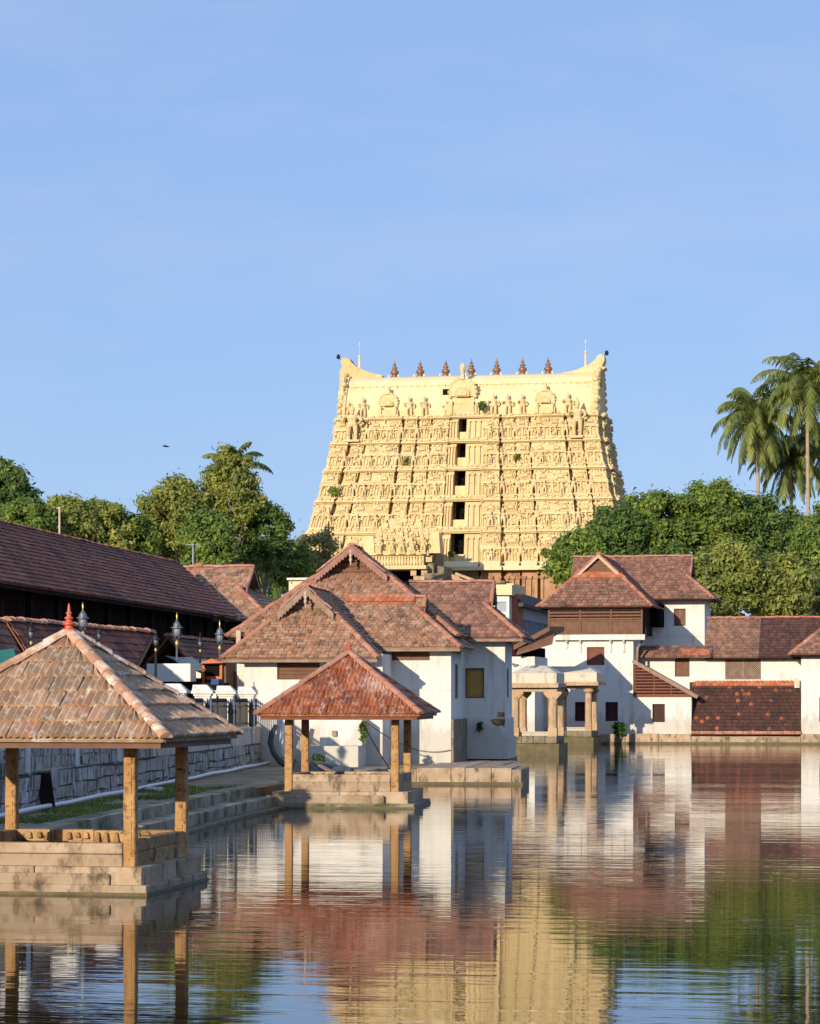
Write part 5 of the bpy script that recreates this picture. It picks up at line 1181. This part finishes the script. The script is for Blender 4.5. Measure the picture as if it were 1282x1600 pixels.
for k, (pb, pt, pl, prr, dy_) in enumerate(prof):
    yf = YF0 + dy_; z0 = gz(pb, 721, yf); z1 = gz(pt, 721, yf + .5); h = z1 - z0; W = (gx(prr, yf) - gx(pl, yf)) / 2; Df = YC_ - yf
    nx = prof[k + 1] if k < 4 else (650, 600, 527, 932, 4.0); Wn = (gx(nx[3], YF0 + nx[4]) - gx(nx[2], YF0 + nx[4])) / 2; kk = (1 - Wn / W) * .9; ddy = (nx[4] - dy_) * .9
    def T_(z, z0=z0, h=h): return max(0, min(1, (z - z0) / h))
    f = lambda u, o, z, yf=yf, kk=kk, ddy=ddy, T_=T_: Vector((TCX + u * (1 - kk * T_(z)), yf - o + ddy * T_(z), z))
    fr = lambda u, o, z, W=W, kk=kk, ddy=ddy, T_=T_, Df=Df: Vector((TCX + W * (1 - kk * T_(z)) + o, YC_ + u * (1 - ddy / Df * T_(z)), z)); fl_ = lambda u, o, z, W=W, kk=kk, ddy=ddy, T_=T_, Df=Df: Vector((TCX - W * (1 - kk * T_(z)) - o, YC_ - u * (1 - ddy / Df * T_(z)), z))
    mb = MB(); cw = .11 * W
    wl_ = gx(wins[k][0], yf) - TCX; wr_ = gx(wins[k][1], yf) - TCX; wt = gz(wins[k][2], 715, yf); wb = gz(wins[k][3], 715, yf)
    mb.fbox(f, -W + .3, wl_ - .01, -Df * 2 + .3, -.22, z0 - .3, z1 - .1); mb.fbox(f, wr_ + .01, W - .3, -Df * 2 + .3, -.22, z0 - .3, z1 - .1); mb.fbox(f, wl_ - .008, wr_ + .008, -Df * 2 + .4, -1.6, z0 - .28, z1 - .01)
    mb.fbox(f, wl_ - .008, wr_ + .008, -1.62, .2, z0 - .27, wb); mb.fbox(f, wl_ - .008, wr_ + .008, -1.62, .2, wt, z1 - .01)
    for s in (-1, 1):
        for a, b, p_ in bays:
            u0, u1 = sorted((s * a * W, s * b * W)); bay(mb, f, u0, u1, p_, z0, h)
        # recess infill: slender pilasters and lumps
        for a in (.265, .368, .485, .752, .875):
            u = s * a * W
            for q in range(5): e = rt.uniform(.1, .2); zz = z0 + h * (.05 + .17 * q); mb.fbox(f, u - e * .8, u + e * .8, -.3, rt.uniform(-.1, .2), zz, zz + h * rt.uniform(.06, .12), 0, .05)
    # jambs of the doorway bay
    for a, b in ((-cw - .25, wl_ - .02), (wr_ + .02, cw + .25)):
        mb.fbox(f, a, b, -.3, .62, z0, z0 + h * .86); m = 3
        for i in range(m): u = a + (b - a) * (i + .5) / m; mb.fbox(f, u - .09, u + .09, .62, .82, z0 + h * .08, z0 + h * .72); mb.fbox(f, u - .16, u + .16, .62, .9, z0 + h * .72 + .003, z0 + h * .78)
        mb.fbox(f, a - .1, b + .1, -.3, .85, z0, z0 + h * .07)
    mb.fbox(f, -cw - .4, cw + .4, -.3, .95, z0 + h * .88, z0 + h * .92); mb.fbox(f, -cw - .55, cw + .55, -.3, 1.15, z0 + h * .923, z0 + h * .955); mb.fbox(f, -cw - .35, cw + .35, -.3, .9, z0 + h * .957, z0 + h)
    for i in range(6): u = -cw + 2 * cw * (i + .5) / 6; mb.fbox(f, u - .18, u + .18, .5, 1.0, z0 + h, z0 + h + rt.uniform(.1, .3), 0, .09)
    # the narrow sides
    for ff in (fr, fl_):
        for a, b, p_ in ((-.92, -.55, .3), (-.42, -.1, .2), (.1, .42, .2), (.55, .92, .3)): bay(mb, ff, a * Df, b * Df, p_, z0, h)
        mb.fbox(ff, -Df + .35, Df - .35, -.4, .0, z0 - .2, z1 - .02)
    tier = build(mb, 'storey', M['tower'], TW)
    # doorway
    wm = MB(); t = .10; o0, o1 = -.55, .1
    wm.fbox(f, wl_, wl_ + t, o0, o1, wb, wt); wm.fbox(f, wr_ - t, wr_, o0, o1, wb, wt); wm.fbox(f, wl_ + t, wr_ - t, o0, o1, wt - t, wt); wn_ = build(wm, 'doorway', M['wood'], tier)
    wm = MB(); wm.fbox(f, wl_ + t, wr_ - t, -1.5, -1.4, wb, wt - t); wm.fbox(f, wl_ + t, wr_ - t, -.5, -.45, wb + (wt - wb) * .38, wb + (wt - wb) * .41); wm.fbox(f, (wl_ + wr_) / 2 - .04, (wl_ + wr_) / 2 + .04, -.5, -.45, wb, wb + (wt - wb) * .38); build(wm, 'dark_interior', M['pit'], wn_)
    for s in (-1, 1):
        for a, p_, hh in ((.19, .9, .40), (.263, .25, .55), (.371, .35, .5), (.485, .6, .55), (.56, 1.05, .38), (.68, 1.05, .38), (.752, .55, .55), (.874, .55, .5)):
            p3 = f(s * a * W, p_ + .2, z0 + h * .08); put_statue(tier, p3, h * hh * rt.uniform(.9, 1.1))
# barrel roof
yfb = YF0 + 4.1; zb0 = gz(649, 730, yfb); zt0 = gz(585, 730, yfb + 2.5); HB = zt0 - zb0; hdp = YC_ - yfb + .2
bl, br = gx(536, yfb) - TCX, gx(929, yfb) - TCX
def sect(k=1.0):
    # horseshoe outline (y offset from centre, z), front bottom -> top -> back
    pts = [(-1.0, 0.0), (-1.03, .12), (-1.0, .26), (-.93, .42), (-.83, .56), (-.72, .68), (-.66, .74), (-.68, .755), (-.60, .86), (-.46, .94), (-.28, .985), (0, 1.0)]
    pts = pts + [(-a, b) for a, b in pts[-2::-1]]
    return [(a * hdp * k, b * HB * k) for a, b in pts]
mb = MB(); s = sect(); n = len(s); stations = [(bl + (br - bl) * i / 24) for i in range(25)]
b0 = len(mb.v)
for x in stations:
    for (a, z) in s: mb.v.append((TCX + x, YC_ + a, zb0 + z))
for i in range(24):
    for j in range(n - 1): mb.f.append((b0 + i * n + j, b0 + (i + 1) * n + j, b0 + (i + 1) * n + j + 1, b0 + i * n + j + 1)); mb.m.append(0)
mb.f.append(tuple(b0 + j for j in range(n))); mb.f.append(tuple(b0 + 24 * n + j for j in range(n))[::-1]); mb.m += [0, 0]
zl = zb0 + HB * .745
mb.box(TCX + bl + .5, TCX + br - .5, YC_ - hdp * .70, YC_ - hdp * .60, zl - .10, zl + .06)
for i in range(34): x = TCX + bl + 1.2 + (br - bl - 2.4) * i / 33; mb.box(x - .07, x + .07, YC_ - hdp * .73, YC_ - hdp * .66, zl - .22, zl + .02)
barrel = build(mb, 'barrel_roof', M['tower_smooth'], TW)
fb = lambda u, o, z: Vector((TCX + u, yfb - o, z))
# hole in the barrel face
mb = MB(); c = at(699, 614, yfb + 1.2); mb.box(c.x - .32, c.x + .32, yfb + .25, yfb + 1.6, c.z - .32, c.z + .32); build(mb, 'vent', M['pit'], barrel)
# end arches with horns
for s_, name in ((-1, 'end_arch'), (1, 'end_arch')):
    mb = MB(); xe = TCX + (bl if s_ < 0 else br); q = sect(1.06)
    mb.prism([(xe - .35, YC_ + a, zb0 - .1 + z) for a, z in q], (.7, 0, 0))
    for i, (a, z) in enumerate(q):
        mb.ball((xe + s_ * .25, YC_ + a, zb0 + z), (.32, .30, .34), 7)
    # upturned ridge horn
    if s_ < 0: P = [(597, 586), (580, 582.5), (566, 577), (556, 572), (549, 566), (546, 560.5), (541, 558.5), (534, 560), (532.5, 566), (535, 572), (531, 580), (531, 600), (597, 600)]
    else: P = [(878, 582.5), (895, 579.5), (910, 574), (920, 570), (929, 563), (934, 555.5), (939, 553), (944.5, 556), (945, 563), (941, 572), (947, 574), (940, 580), (933, 600), (878, 600)]
    Yh_ = YC_ - 1.0
    mb.prism([at(a, b, Yh_) for a, b in P], (0, 2.0, 0))
    mb.box(*[v for v in (xe + s_ * .2 - .5, xe + s_ * .2 + .5)], YC_ - 1.7, YC_ - 1.0, zt0 - 1.6, zt0 - .6)
    for i in range(9):
        z = zb0 + HB * i / 9; x = xe + s_ * rt.uniform(.0, .3); mb.ball((x, YC_ - hdp * (1.03 - .35 * (i / 9) ** 2), z), (rt.uniform(.25, .45), .3, rt.uniform(.25, .5)), 6)
    build(mb, name, M['tower'], barrel)
# arches along the barrel foot
for px, r_, top in ((608, 1.0, 0), (853, 1.0, 0), (724, 1.45, 1)):
    mb = MB(); u = gx(px, yfb) - TCX
    mb.fbox(fb, u - r_ * 1.1, u + r_ * 1.1, -.6, .75, zb0, zb0 + r_ * .7); zc_ = zb0 + r_ * (1.5 if not top else 1.75)
    for s_ in (-1, 1): mb.fbox(fb, u + s_ * r_ * .8 - .14, u + s_ * r_ * .8 + .14, .2, .95, zb0, zb0 + r_ * 1.0)
    nasi(mb, fb, u, zc_, r_, .25); nasi(mb, fb, u, zc_ - r_ * .2, r_ * .55, .5, False); mb.fbox(fb, u - r_ * .9, u + r_ * .9, -1.4, .25, zb0 + r_ * .6, zc_ + r_ * .6, 0, .2)
    mb.fbox(fb, u - .22, u + .22, -.3, .6, zc_ + r_ * .9, zc_ + r_ * 1.7, 0, .14)
    if top: mb.fbox(fb, u - r_ * 1.25, u + r_ * 1.25, -.6, .55, zb0, zb0 + 1.3); mb.ball(fb(u, .1, zc_ + r_ * 1.75), (.35, .3, .6), 7)
    build(mb, 'arch_ornament', M['tower'], barrel)
for px, hh in ((547, 1.6), (569, 2.0), (641, 2.0), (665, 2.0), (699, 1.5), (773, 2.1), (795, 2.0), (818, 2.0), (889, 2.0)): put_statue(barrel, fb(gx(px, yfb) - TCX, .55, zb0 - .05), hh)
for px, hh in ((556, 3.4), (906, 3.6)): put_statue(barrel, fb(gx(px, yfb) - TCX, 1.9, zb0 - 2.6), hh)
mb = MB()
for px in (617, 657, 697, 737, 776.5, 817, 857):
    fm = MB(); x = gx(px, YC_); fm.lathe((x, YC_, zt0 - .05), [(.42, 0), (.42, .18), (.25, .25), (.30, .35), (.45, .55), (.47, .7), (.28, .88), (.16, .94), (.30, 1.05), (.32, 1.14), (.12, 1.28), (.10, 1.34), (.20, 1.42), (.16, 1.52), (.06, 1.62), (.07, 1.72), (.012, 1.95)], 12)
    fi = build(fm, 'finial', M['copper'], TW, False, True)
    p2 = MB(); p2.box(x - .55, x + .55, YC_ - .6, YC_ + .6, zt0 - .2, zt0 - .02); p2.box(x - .62, x - .46, YC_ - .7, YC_ - .5, zt0 - .1, zt0 + .22); p2.box(x + .46, x + .62, YC_ - .7, YC_ - .5, zt0 - .1, zt0 + .22); build(p2, 'pedestal', M['tower_smooth'], fi)
for (px, pb, pt, pk) in ((562, 577, 536, 556), (915.5, 573, 532, 549)):
    mb = MB(); a = at(px, pb, YC_ - .5); b_ = at(px, pk, YC_ - .5); c = at(px, pt, YC_ - .5); mb.tube([a, b_], [.13, .10], 7); mb.tube([b_, c], .03, 5); mb.lathe((b_.x, b_.y, b_.z - .12), [(.2, 0), (.2, .12), (.05, .2)], 7); mb.lathe((c.x, c.y, c.z - .35), [(.02, 0), (.08, .15), (.02, .5)], 6)
    build(mb, 'lightning_rod', M['tower_smooth'], TW)
for (px, py, hx) in ((529, 557.5, 536), (948.5, 551.5, 942)):
    c = at(px, py, YC_ - .5); d = at(hx, py + 6, YC_ - .5); mb = MB(); mb.tube([d, c + Vector((0, 0, -.15))], .035, 5); mb.lathe((c.x, c.y, c.z - .25), [(.08, 0), (.2, .08), (.22, .3), (.16, .45), (.04, .55)], 8); build(mb, 'warning_light', M['iron'], TW)
# granite base
mb = MB(); zg1 = gz(885, 721, YF0) ; Wb = (gx(974, YF0) - gx(469, YF0)) / 2; f = lambda u, o, z: Vector((TCX + u, YF0 - o, z))
mb.fbox(f, -Wb + .2, Wb - .2, -15.5, -.2, GZ, zg1 - .4)
for s in (-1, 1):
    for a, b, p_ in bays + ([(-.11, .11, .6)] if s > 0 else []):
        u0, u1 = sorted((s * a * Wb, s * b * Wb)); mb.fbox(f, u0, u1, -.4, p_, GZ, zg1 - .45); w_ = u1 - u0; m = max(2, int(w_ / 1.1))
        for zb_ in (zg1 - 4.6, zg1 - 9.5):
            for i in range(m + 1): u = u0 + .15 + (w_ - .3) * i / m; mb.fbox(f, u - .15, u + .15, p_ - .01, p_ + .22, zb_, zb_ + 3.2); mb.fbox(f, u - .26, u + .26, p_ - .01, p_ + .32, zb_ + 3.2, zb_ + 3.5)
            mb.fbox(f, u0 - .1, u1 + .1, -.3, p_ + .4, zb_ - .5, zb_ - .1); mb.fbox(f, u0 - .05, u1 + .05, -.3, p_ + .22, zb_ - .9, zb_ - .55)
build(mb, 'granite_base', M['granite'], TW)
mb = MB(); mb.fbox(f, -Wb - .5, Wb + .5, -15.6, 1.325, zg1 - .45, zg1 - .05)
for s in (-1, 1):
    for a, b, p_ in bays + ([(-.115, .115, .8)] if s > 0 else []): u0, u1 = sorted((s * a * Wb, s * b * Wb)); mb.fbox(f, u0 - .2, u1 + .2, 0, p_ + 1.0, zg1 - .5, zg1 - .1); mb.hexa([f(u0, p_ + .9, zg1 - .1), f(u1, p_ + .9, zg1 - .1), f(u1, 0, zg1 - .1), f(u0, 0, zg1 - .1), f(u0, p_ + .3, zg1 + .5), f(u1, p_ + .3, zg1 + .5), f(u1, 0, zg1 + .5), f(u0, 0, zg1 + .5)])
build(mb, 'base_cornice', M['tower_smooth'], TW)
# entrance hall in front of the tower with its round sculpted crest
YE = 262.0; EM = thing('entrance_mandapa', 'yellow entrance hall with a round sculpted crest standing before the tower', 'mandapa', (gx(620, YE), YE + 4, GZ))
fe = lambda u, o, z: Vector((gx(620, YE) + u, YE - o, z)); ue = lambda px: gx(px, YE) - gx(620, YE); ze_ = lambda py: gz(py, 620, YE)
mb = MB(); zt_ = ze_(868)
mb.fbox(fe, ue(556), ue(663), -9, .3, ze_(884), zt_); mb.fbox(fe, ue(552), ue(668), -9, .8, ze_(890), ze_(884) - .003); mb.fbox(fe, ue(556), ue(662), -9, .6, zt_ + .002, zt_ + .25)
for i in range(22): u = ue(560) + (ue(660) - ue(560)) * (i + .5) / 22; mb.fbox(fe, u - .1, u + .1, .3, .5, ze_(883), zt_ - .1); mb.fbox(fe, u - .06, u + .22, .3, .42, ze_(880), ze_(874), 0, .04)
body = build(mb, 'entablature', M['tower'], EM)
mb = MB(); u = ue(628); r = 2.95; zc_ = ze_(858)
nasi(mb, fe, u, zc_, r, -.4); nasi(mb, fe, u, zc_ - .3, r * .55, .0, True)
for i in range(170): a = rt.uniform(-.1, pi + .1); q = r * rt.uniform(.3, 1.0); s = rt.uniform(.06, .15); c0, c1 = u + cos(a) * q, zc_ + sin(a) * q; mb.fbox(fe, c0 - s, c0 + s, -.3, rt.uniform(-.12, .12), c1 - s, c1 + s * 1.8, 0, s * .5)
mb.fbox(fe, u - r, u + r, -3, -.4, zt_ + .25, zc_ + .6, 0, .4); mb.fbox(fe, u + r * .95, u + r * 1.35, -2, .1, zt_ + .2, zt_ + 2.3, 0, .15); mb.fbox(fe, u - r * 1.35, u - r * .95, -2, .1, zt_ + .2, zt_ + 2.0, 0, .15)
cr = build(mb, 'round_crest', M['tower'], EM)
for i, a in enumerate((-.75, -.3, .05, .4, .8)): put_statue(cr, fe(u + a * r, .75, zt_ + .2), 1.5)
for px in (562, 600, 651, 660):
    mb = MB(); x = ue(px); mb.fbox(fe, x - .28, x + .28, -.4, .16, GZ, ze_(900)); mb.fbox(fe, x - .55, x + .55, -.5, .3, ze_(900) + .002, ze_(891)); build(mb, 'column', M['mandapa'], EM)
mb = MB(); mb.fbox(fe, ue(560), ue(664), -8, -3, GZ, ze_(891)); build(mb, 'dark_interior', M['pit'], EM)
mb = MB(); mb.fbox(fe, ue(663) + .01, ue(676), -7, -.6, GZ, ze_(862)); mb.fbox(fe, ue(676) + .01, ue(690), -7, -1.5, GZ, ze_(884)); build(mb, 'stained_flank', M['moss_stone'], EM)
# low cream buildings and ramp roof at the tower foot
OB = thing('temple_outbuilding', 'low stained stone and cream outbuildings at the foot of the tower', 'building', (gx(740, 252), 254, GZ)); yq = 250.0
mb = MB(); mb.box(gx(672, yq), gx(803, yq), yq, yq + 8, GZ, gz(912, 740, yq)); build(mb, 'wall', M['cream'], OB)
mb = MB(); mb.box(gx(668, yq), gx(790, yq), yq - .4, yq + 8.3, gz(912, 740, yq) + .003, gz(908, 740, yq)); mb.box(gx(664, yq), gx(692, yq), yq - .2, yq + 6, gz(908, 740, yq) + .005, gz(896, 670, yq)); build(mb, 'roof_slab', M['moss_stone'], OB)
mb = MB(); a = at(712, 896, yq + 2); b_ = at(792, 926, yq + 2); mb.bar(a, b_, .35, .25); mb.prism([at(706, 897, yq + 3), at(790, 924, yq + 3), at(706, 924, yq + 3)], (0, 5, 0)); build(mb, 'ramp_roof', M['mandapa'], OB)

# ------------------------------------------------------------------ trees
def tree(name, label, cat, px, py, Y, rpx, rpy, mat, nclump=42, nleaf=170, ls=.34, seed=0, gap=0.0, trunk=True, ground=GZ, grp=None, bark='bark', low=None):
    r = random.Random(seed * 31 + 7); c = at(px, py, Y); s = (Y / ray(px)[1]) / F_PX; rx, rz = rpx * s, rpy * s; ry = rx * .8
    root = thing(name, label, cat, (c.x, c.y, ground), 0, grp)
    lv = MB(); clumps = []
    nclump = int(nclump * 2.1); ls *= .78
    for i in range(nclump):
        while True:
            d = Vector((r.uniform(-1, 1), r.uniform(-1, 1), r.uniform(-1, 1)))
            if .2 < d.length < 1: break
        k = d.length; d = d.normalized() * (k ** .35)
        p_ = c + Vector((d.x * rx * .86, d.y * ry * .86, d.z * rz * .88)); cr = r.uniform(.11, .27) * min(rx, rz) * 1.1 + .2; p_.x += r.gauss(0, .09) * rx; p_.z += r.gauss(0, .07) * rz
        clumps.append((p_, cr))
        for j in range(int(nleaf * (cr / (.3 * min(rx, rz) + .25)) ** 1.5 * 1.5 * (1 - gap))):
            q = Vector((r.gauss(0, 1), r.gauss(0, 1), r.gauss(0.25, 1))).normalized(); pos = p_ + Vector((q.x, q.y, q.z * .75)) * cr * (r.random() ** .45) * (r.uniform(.7, 1.3) if r.random() < .88 else r.uniform(1.2, 1.9))
            nrm = (q + Vector((r.gauss(0, .5), r.gauss(0, .5), r.gauss(.3, .5)))).normalized(); a = nrm.cross(Vector((r.gauss(0, 1), r.gauss(0, 1), r.gauss(0, 1)))).normalized(); b_ = nrm.cross(a); t = ls * r.uniform(.55, 1.25)
            lv.poly([pos - a * t, pos + b_ * t * .42 , pos + a * t, pos - b_ * t * .42])
    build(lv, 'crown', M[mat], root)
    tb = MB(); base = Vector((c.x, c.y, ground)); top = c + Vector((0, 0, rz * .2)); tr = max(.18, rx * .07)
    tb.tube([base, base + (top - base) * .4 + Vector((r.uniform(-.3, .3), 0, 0)), base + (top - base) * .7 + Vector((r.uniform(-.4, .4), 0, 0)), top], [tr, tr * .8, tr * .6, tr * .25], 8)
    for p_, cr in r.sample(clumps, min(len(clumps), 14)):
        st = base + (top - base) * r.uniform(.45, .9); md = (st + p_) / 2 + Vector((0, 0, -.2)); tb.tube([st, md, p_], [tr * .35, tr * .22, tr * .08], 5)
    build(tb, 'trunk', M[bark], root)
    return root
def palm(label, px, py, Y, L, seed, trunk_dx=0, n=30, droop=1.0, crown_only=False):
    r = random.Random(seed); c = at(px, py, Y); root = thing('coconut_palm', label, 'palm tree', (c.x + trunk_dx, c.y, GZ), 0, 'coconut palms')
    tb = MB(); b0 = Vector((c.x + trunk_dx, c.y, GZ)); tb.tube([b0, b0 + (c - b0) * .35 + Vector((-trunk_dx * .35, 0, 0)) * .0 + Vector((.2, 0, 0)), b0 + (c - b0) * .7, c - Vector((0, 0, .1))], [.26, .2, .17, .16], 9); build(tb, 'trunk', M['palm_bark'], root)
    lv = MB(); cc = MB()
    for i in range(n):
        az = 2.399 * i + r.uniform(-.25, .25); el = radians(82 - 140 * (i / n) ** .85 + r.uniform(-8, 8)); ln = L * r.uniform(.82, 1.08) * (0.8 if el > 1.1 else 1)
        pts = []; p_ = c.copy(); m = 12; e = el
        dirh = Vector((cos(az), sin(az), 0))
        for k in range(m + 1):
            pts.append(p_.copy()); t = k / m; d = dirh * cos(e) + Vector((0, 0, sin(e))); p_ = p_ + d * (ln / m); e -= droop * (.05 + .20 * t) * (1.0 if e > -1.2 else .15)
        lv.tube(pts, [.05 - .045 * k / m for k in range(m + 1)], 4, 0, False)
        side = dirh.cross(Vector((0, 0, 1))).normalized()
        for k in range(1, 34):
            t = k / 34; a = t * m; i0 = min(int(a), m - 1); q = pts[i0] + (pts[i0 + 1] - pts[i0]) * (a - i0); tg = (pts[i0 + 1] - pts[i0]).normalized(); ll = L * .22 * (sin(pi * min(1, t * .85 + .12)) ** .7) * r.uniform(.8, 1.15)
            for s in (-1, 1):
                dv_ = (side * s * .75 + tg * .55 + Vector((0, 0, -.35 - .55 * (r.random())))).normalized(); e1 = q + dv_ * ll * .55; e2 = e1 + (dv_ + Vector((0, 0, -.7))).normalized() * ll * .55; w_ = tg * .075
                lv.mesh([q - w_, q + w_, e1 + w_, e1 - w_, e2], [(0, 1, 2, 3), (3, 2, 4)])
    build(lv, 'fronds', M['leaf_palm'], root)
    for k in range(9):
        a = r.uniform(0, 6.28); cc.ball(c + Vector((cos(a) * .42, sin(a) * .42, r.uniform(-.75, -.3))), (.16, .16, .2), 6)
    build(cc, 'coconuts', M['gold'] if False else M['col_stone'], root)
    return root
G1, G2 = 'trees behind the long hall', 'trees behind the tall house'
T = [
 ('dark dense tree at the left edge rising highest above the hall roof', 4, 782, 205, 48, 62, 'leaf_c', 46, 190, .32, 0),
 ('lower mid green tree filling the corner under the dark left edge tree', 40, 822, 200, 42, 40, 'leaf_a', 34, 170, .30, 0),
 ('olive round tree behind the thin pole above the hall roof', 104, 822, 205, 46, 50, 'leaf_b', 44, 180, .30, 0),
 ('olive tree right of the thin pole with a gently sloping top', 158, 836, 207, 50, 55, 'leaf_b', 44, 180, .30, 0),
 ('green tree in the dip left of the big palm clump', 205, 850, 209, 42, 44, 'leaf_a', 40, 180, .30, 0),
 ('broad yellow green tree on the left shoulder of the palm clump', 275, 812, 212, 52, 66, 'leaf_b', 52, 190, .30, 0),
 ('dry pale tree standing tallest around the half hidden palm', 362, 768, 214, 46, 70, 'leaf_b', 60, 170, .26, 0.25),
 ('bright creeper hung tree below the pale tallest tree', 325, 850, 206, 42, 50, 'leaf_a', 40, 190, .30, 0),
 ('blue green dark tree on the right of the palm clump', 415, 838, 216, 40, 60, 'leaf_c', 44, 180, .30, 0.05),
 ('mid green tree filling the gap under the pale tallest tree', 372, 862, 219, 40, 46, 'leaf_a', 40, 180, .30, 0),
 ('thin twiggy bush tree in front of the tower foot', 492, 872, 232, 46, 44, 'leaf_d', 34, 110, .28, 0.35),
 ('small green bushy tree left of the tall bathhouse gable', 455, 882, 225, 38, 34, 'leaf_a', 30, 150, .28, 0.1),
]
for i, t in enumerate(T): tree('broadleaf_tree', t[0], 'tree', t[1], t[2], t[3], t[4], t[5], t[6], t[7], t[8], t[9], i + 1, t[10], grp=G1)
T2 = [
 ('leafy tree overlapping the right foot of the tower', 905, 880, 222, 48, 52, 'leaf_a', 46, 180, .30, 0.05),
 ('green tree whose crown meets the right edge of the tower', 968, 842, 226, 52, 52, 'leaf_c', 48, 190, .30, 0.0),
 ('tall rounded tree right of the tower against the sky', 1038, 820, 228, 56, 62, 'leaf_a', 54, 190, .30, 0.0),
 ('broad tree with pale bare branches in the middle of the right wood', 1112, 812, 230, 56, 64, 'leaf_a', 54, 180, .30, 0.05),
 ('dark tree under the drooping left palm', 1178, 836, 232, 50, 66, 'leaf_c', 50, 180, .30, 0.05),
 ('bluish tree between the two palm trunks', 1228, 858, 236, 44, 60, 'leaf_a', 46, 170, .30, 0.05),
 ('bright green tree at the right edge under the tall palm', 1284, 872, 226, 50, 82, 'leaf_a', 54, 190, .30, 0.0),
 ('shaded low tree behind the roof ridge right of the gallery house', 1050, 900, 215, 56, 46, 'leaf_c', 44, 170, .30, 0.0),
 ('olive tree just above the long low roof', 1140, 906, 214, 58, 58, 'leaf_b', 50, 180, .30, 0.0),
 ('olive tree beside a bare trunk above the right corner roof', 1224, 922, 216, 54, 52, 'leaf_b', 48, 180, .30, 0.05),
]
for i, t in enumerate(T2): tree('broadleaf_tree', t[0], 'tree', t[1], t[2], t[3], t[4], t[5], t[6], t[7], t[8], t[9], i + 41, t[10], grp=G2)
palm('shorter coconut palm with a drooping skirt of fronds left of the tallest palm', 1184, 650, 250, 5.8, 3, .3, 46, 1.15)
palm('tallest coconut palm with a pale straight trunk at the right edge', 1262, 602, 247, 6.3, 9, .2, 46, 1.1)
palm('half hidden coconut palm low between the two tall palms', 1236, 716, 256, 5.2, 14, .3, 36, 1.1)
palm('coconut palm poking out of the pale tree on the left', 366, 730, 214.6, 3.7, 21, .1, 22, .95)
palm('big palm further behind the right edge palm trunk', 1300, 690, 258, 5.4, 31, .3, 34, 1.1)
# far belt of trees closing the view
mb = MB(); rr = random.Random(2)
for i in range(9000):
    px = rr.uniform(-260, 1560); Y = rr.uniform(300, 330)
    if 455 < px < 985 and rr.random() < .3: continue
    top = 870 + 22 * sin(px * .021) + 14 * sin(px * .057 + 1); py = rr.uniform(top, 1010); p_ = at(px, py, Y); a = Vector((rr.gauss(0, 1), rr.gauss(0, 1), rr.gauss(0, 1))).normalized(); b_ = a.cross(Vector((rr.gauss(0, 1), rr.gauss(0, 1), rr.gauss(0, 1)))).normalized(); s = rr.uniform(.6, 1.3)
    mb.poly([p_ - a * s, p_ + b_ * s * .5, p_ + a * s, p_ - b_ * s * .5])
fw_ = build(mb, 'woods', M['leaf_c']); tag(fw_, 'distant belt of dark trees behind the temple', 'woods', kind='stuff')
# small plants rooted in the tower
def tuft(px, py, Y, r, n, label, mat='leaf_a'):
    c = at(px, py, Y); root = thing('tower_plant', label, 'plant', (c.x, c.y, c.z - r)); mb = MB(); sprig(mb, c, (r, r * .6, r), n, .22, rn); build(mb, 'leaves', M[mat], root)
    mb = MB(); mb.tube([c + Vector((0, .9, -r * .8)), c], [.06, .02], 5); build(mb, 'stem', M['bark'], root)
tuft(521, 768, 274.7, .6, 130, 'green weed sprouting on a left cornice of the tower')
tuft(754, 634, 277.0, .55, 110, 'dark weed growing right of the central crest on the tower roof', 'leaf_c')
tuft(808, 714, 276.0, .4, 80, 'small weed on a right hand storey of the tower')
tuft(635, 722, 276.0, .5, 80, 'dry weed on a left hand storey of the tower', 'leaf_d')
tuft(705, 866, 273.2, .35, 60, 'tiny weed at the sill of the lowest tower doorway')
tuft(852, 864, 273.0, .5, 100, 'weed on the lowest cornice near the leafy tree')
# thin poles among the trees, a bird in flight
for k, (px, p0, p1, Y) in enumerate(((93, 792, 860, 168), (302, 849, 900, 165))):
    mb = MB(); a = at(px, p1, Y); b_ = at(px, p0, Y); mb.tube([(a.x, a.y, GZ), b_], [.09, .07], 7); mb.bar(b_ + Vector((-.22 if k == 0 else -.45, 0, -.05)), b_ + Vector((.05 if k == 0 else .4, .1, -.12)), .06, .06); mb.ball(b_ + Vector((0, 0, -.1)), .12, 6)
    tag(build(mb, 'thin_pole', M['wood_pale'] if k == 0 else M['lamp_grey']), ['thin pale pole rising above the hall roof among the olive trees', 'thin grey pole with a short cross arm at the end of the hall ridge'][k], 'pole')
c = at(260, 697.5, 230); mb = MB(); mb.ball(c, (.30, .08, .07), 8); mb.prism([c + Vector((-.05, 0, 0)), c + Vector((.12, 0, 0)), c + Vector((.05, -.4, .06)), c + Vector((-.12, -.85, .02))], (0, 0, .02)); mb.prism([c + Vector((-.05, 0, 0)), c + Vector((.12, 0, 0)), c + Vector((.05, .4, .06)), c + Vector((-.12, .85, .02))], (0, 0, .02)); mb.bar(c + Vector((-.25, 0, 0)), c + Vector((-.45, 0, 0)), .12, .02)
tag(build(mb, 'bird', M['iron'], None, False, True), 'small dark bird gliding in the open sky above the left trees', 'bird')
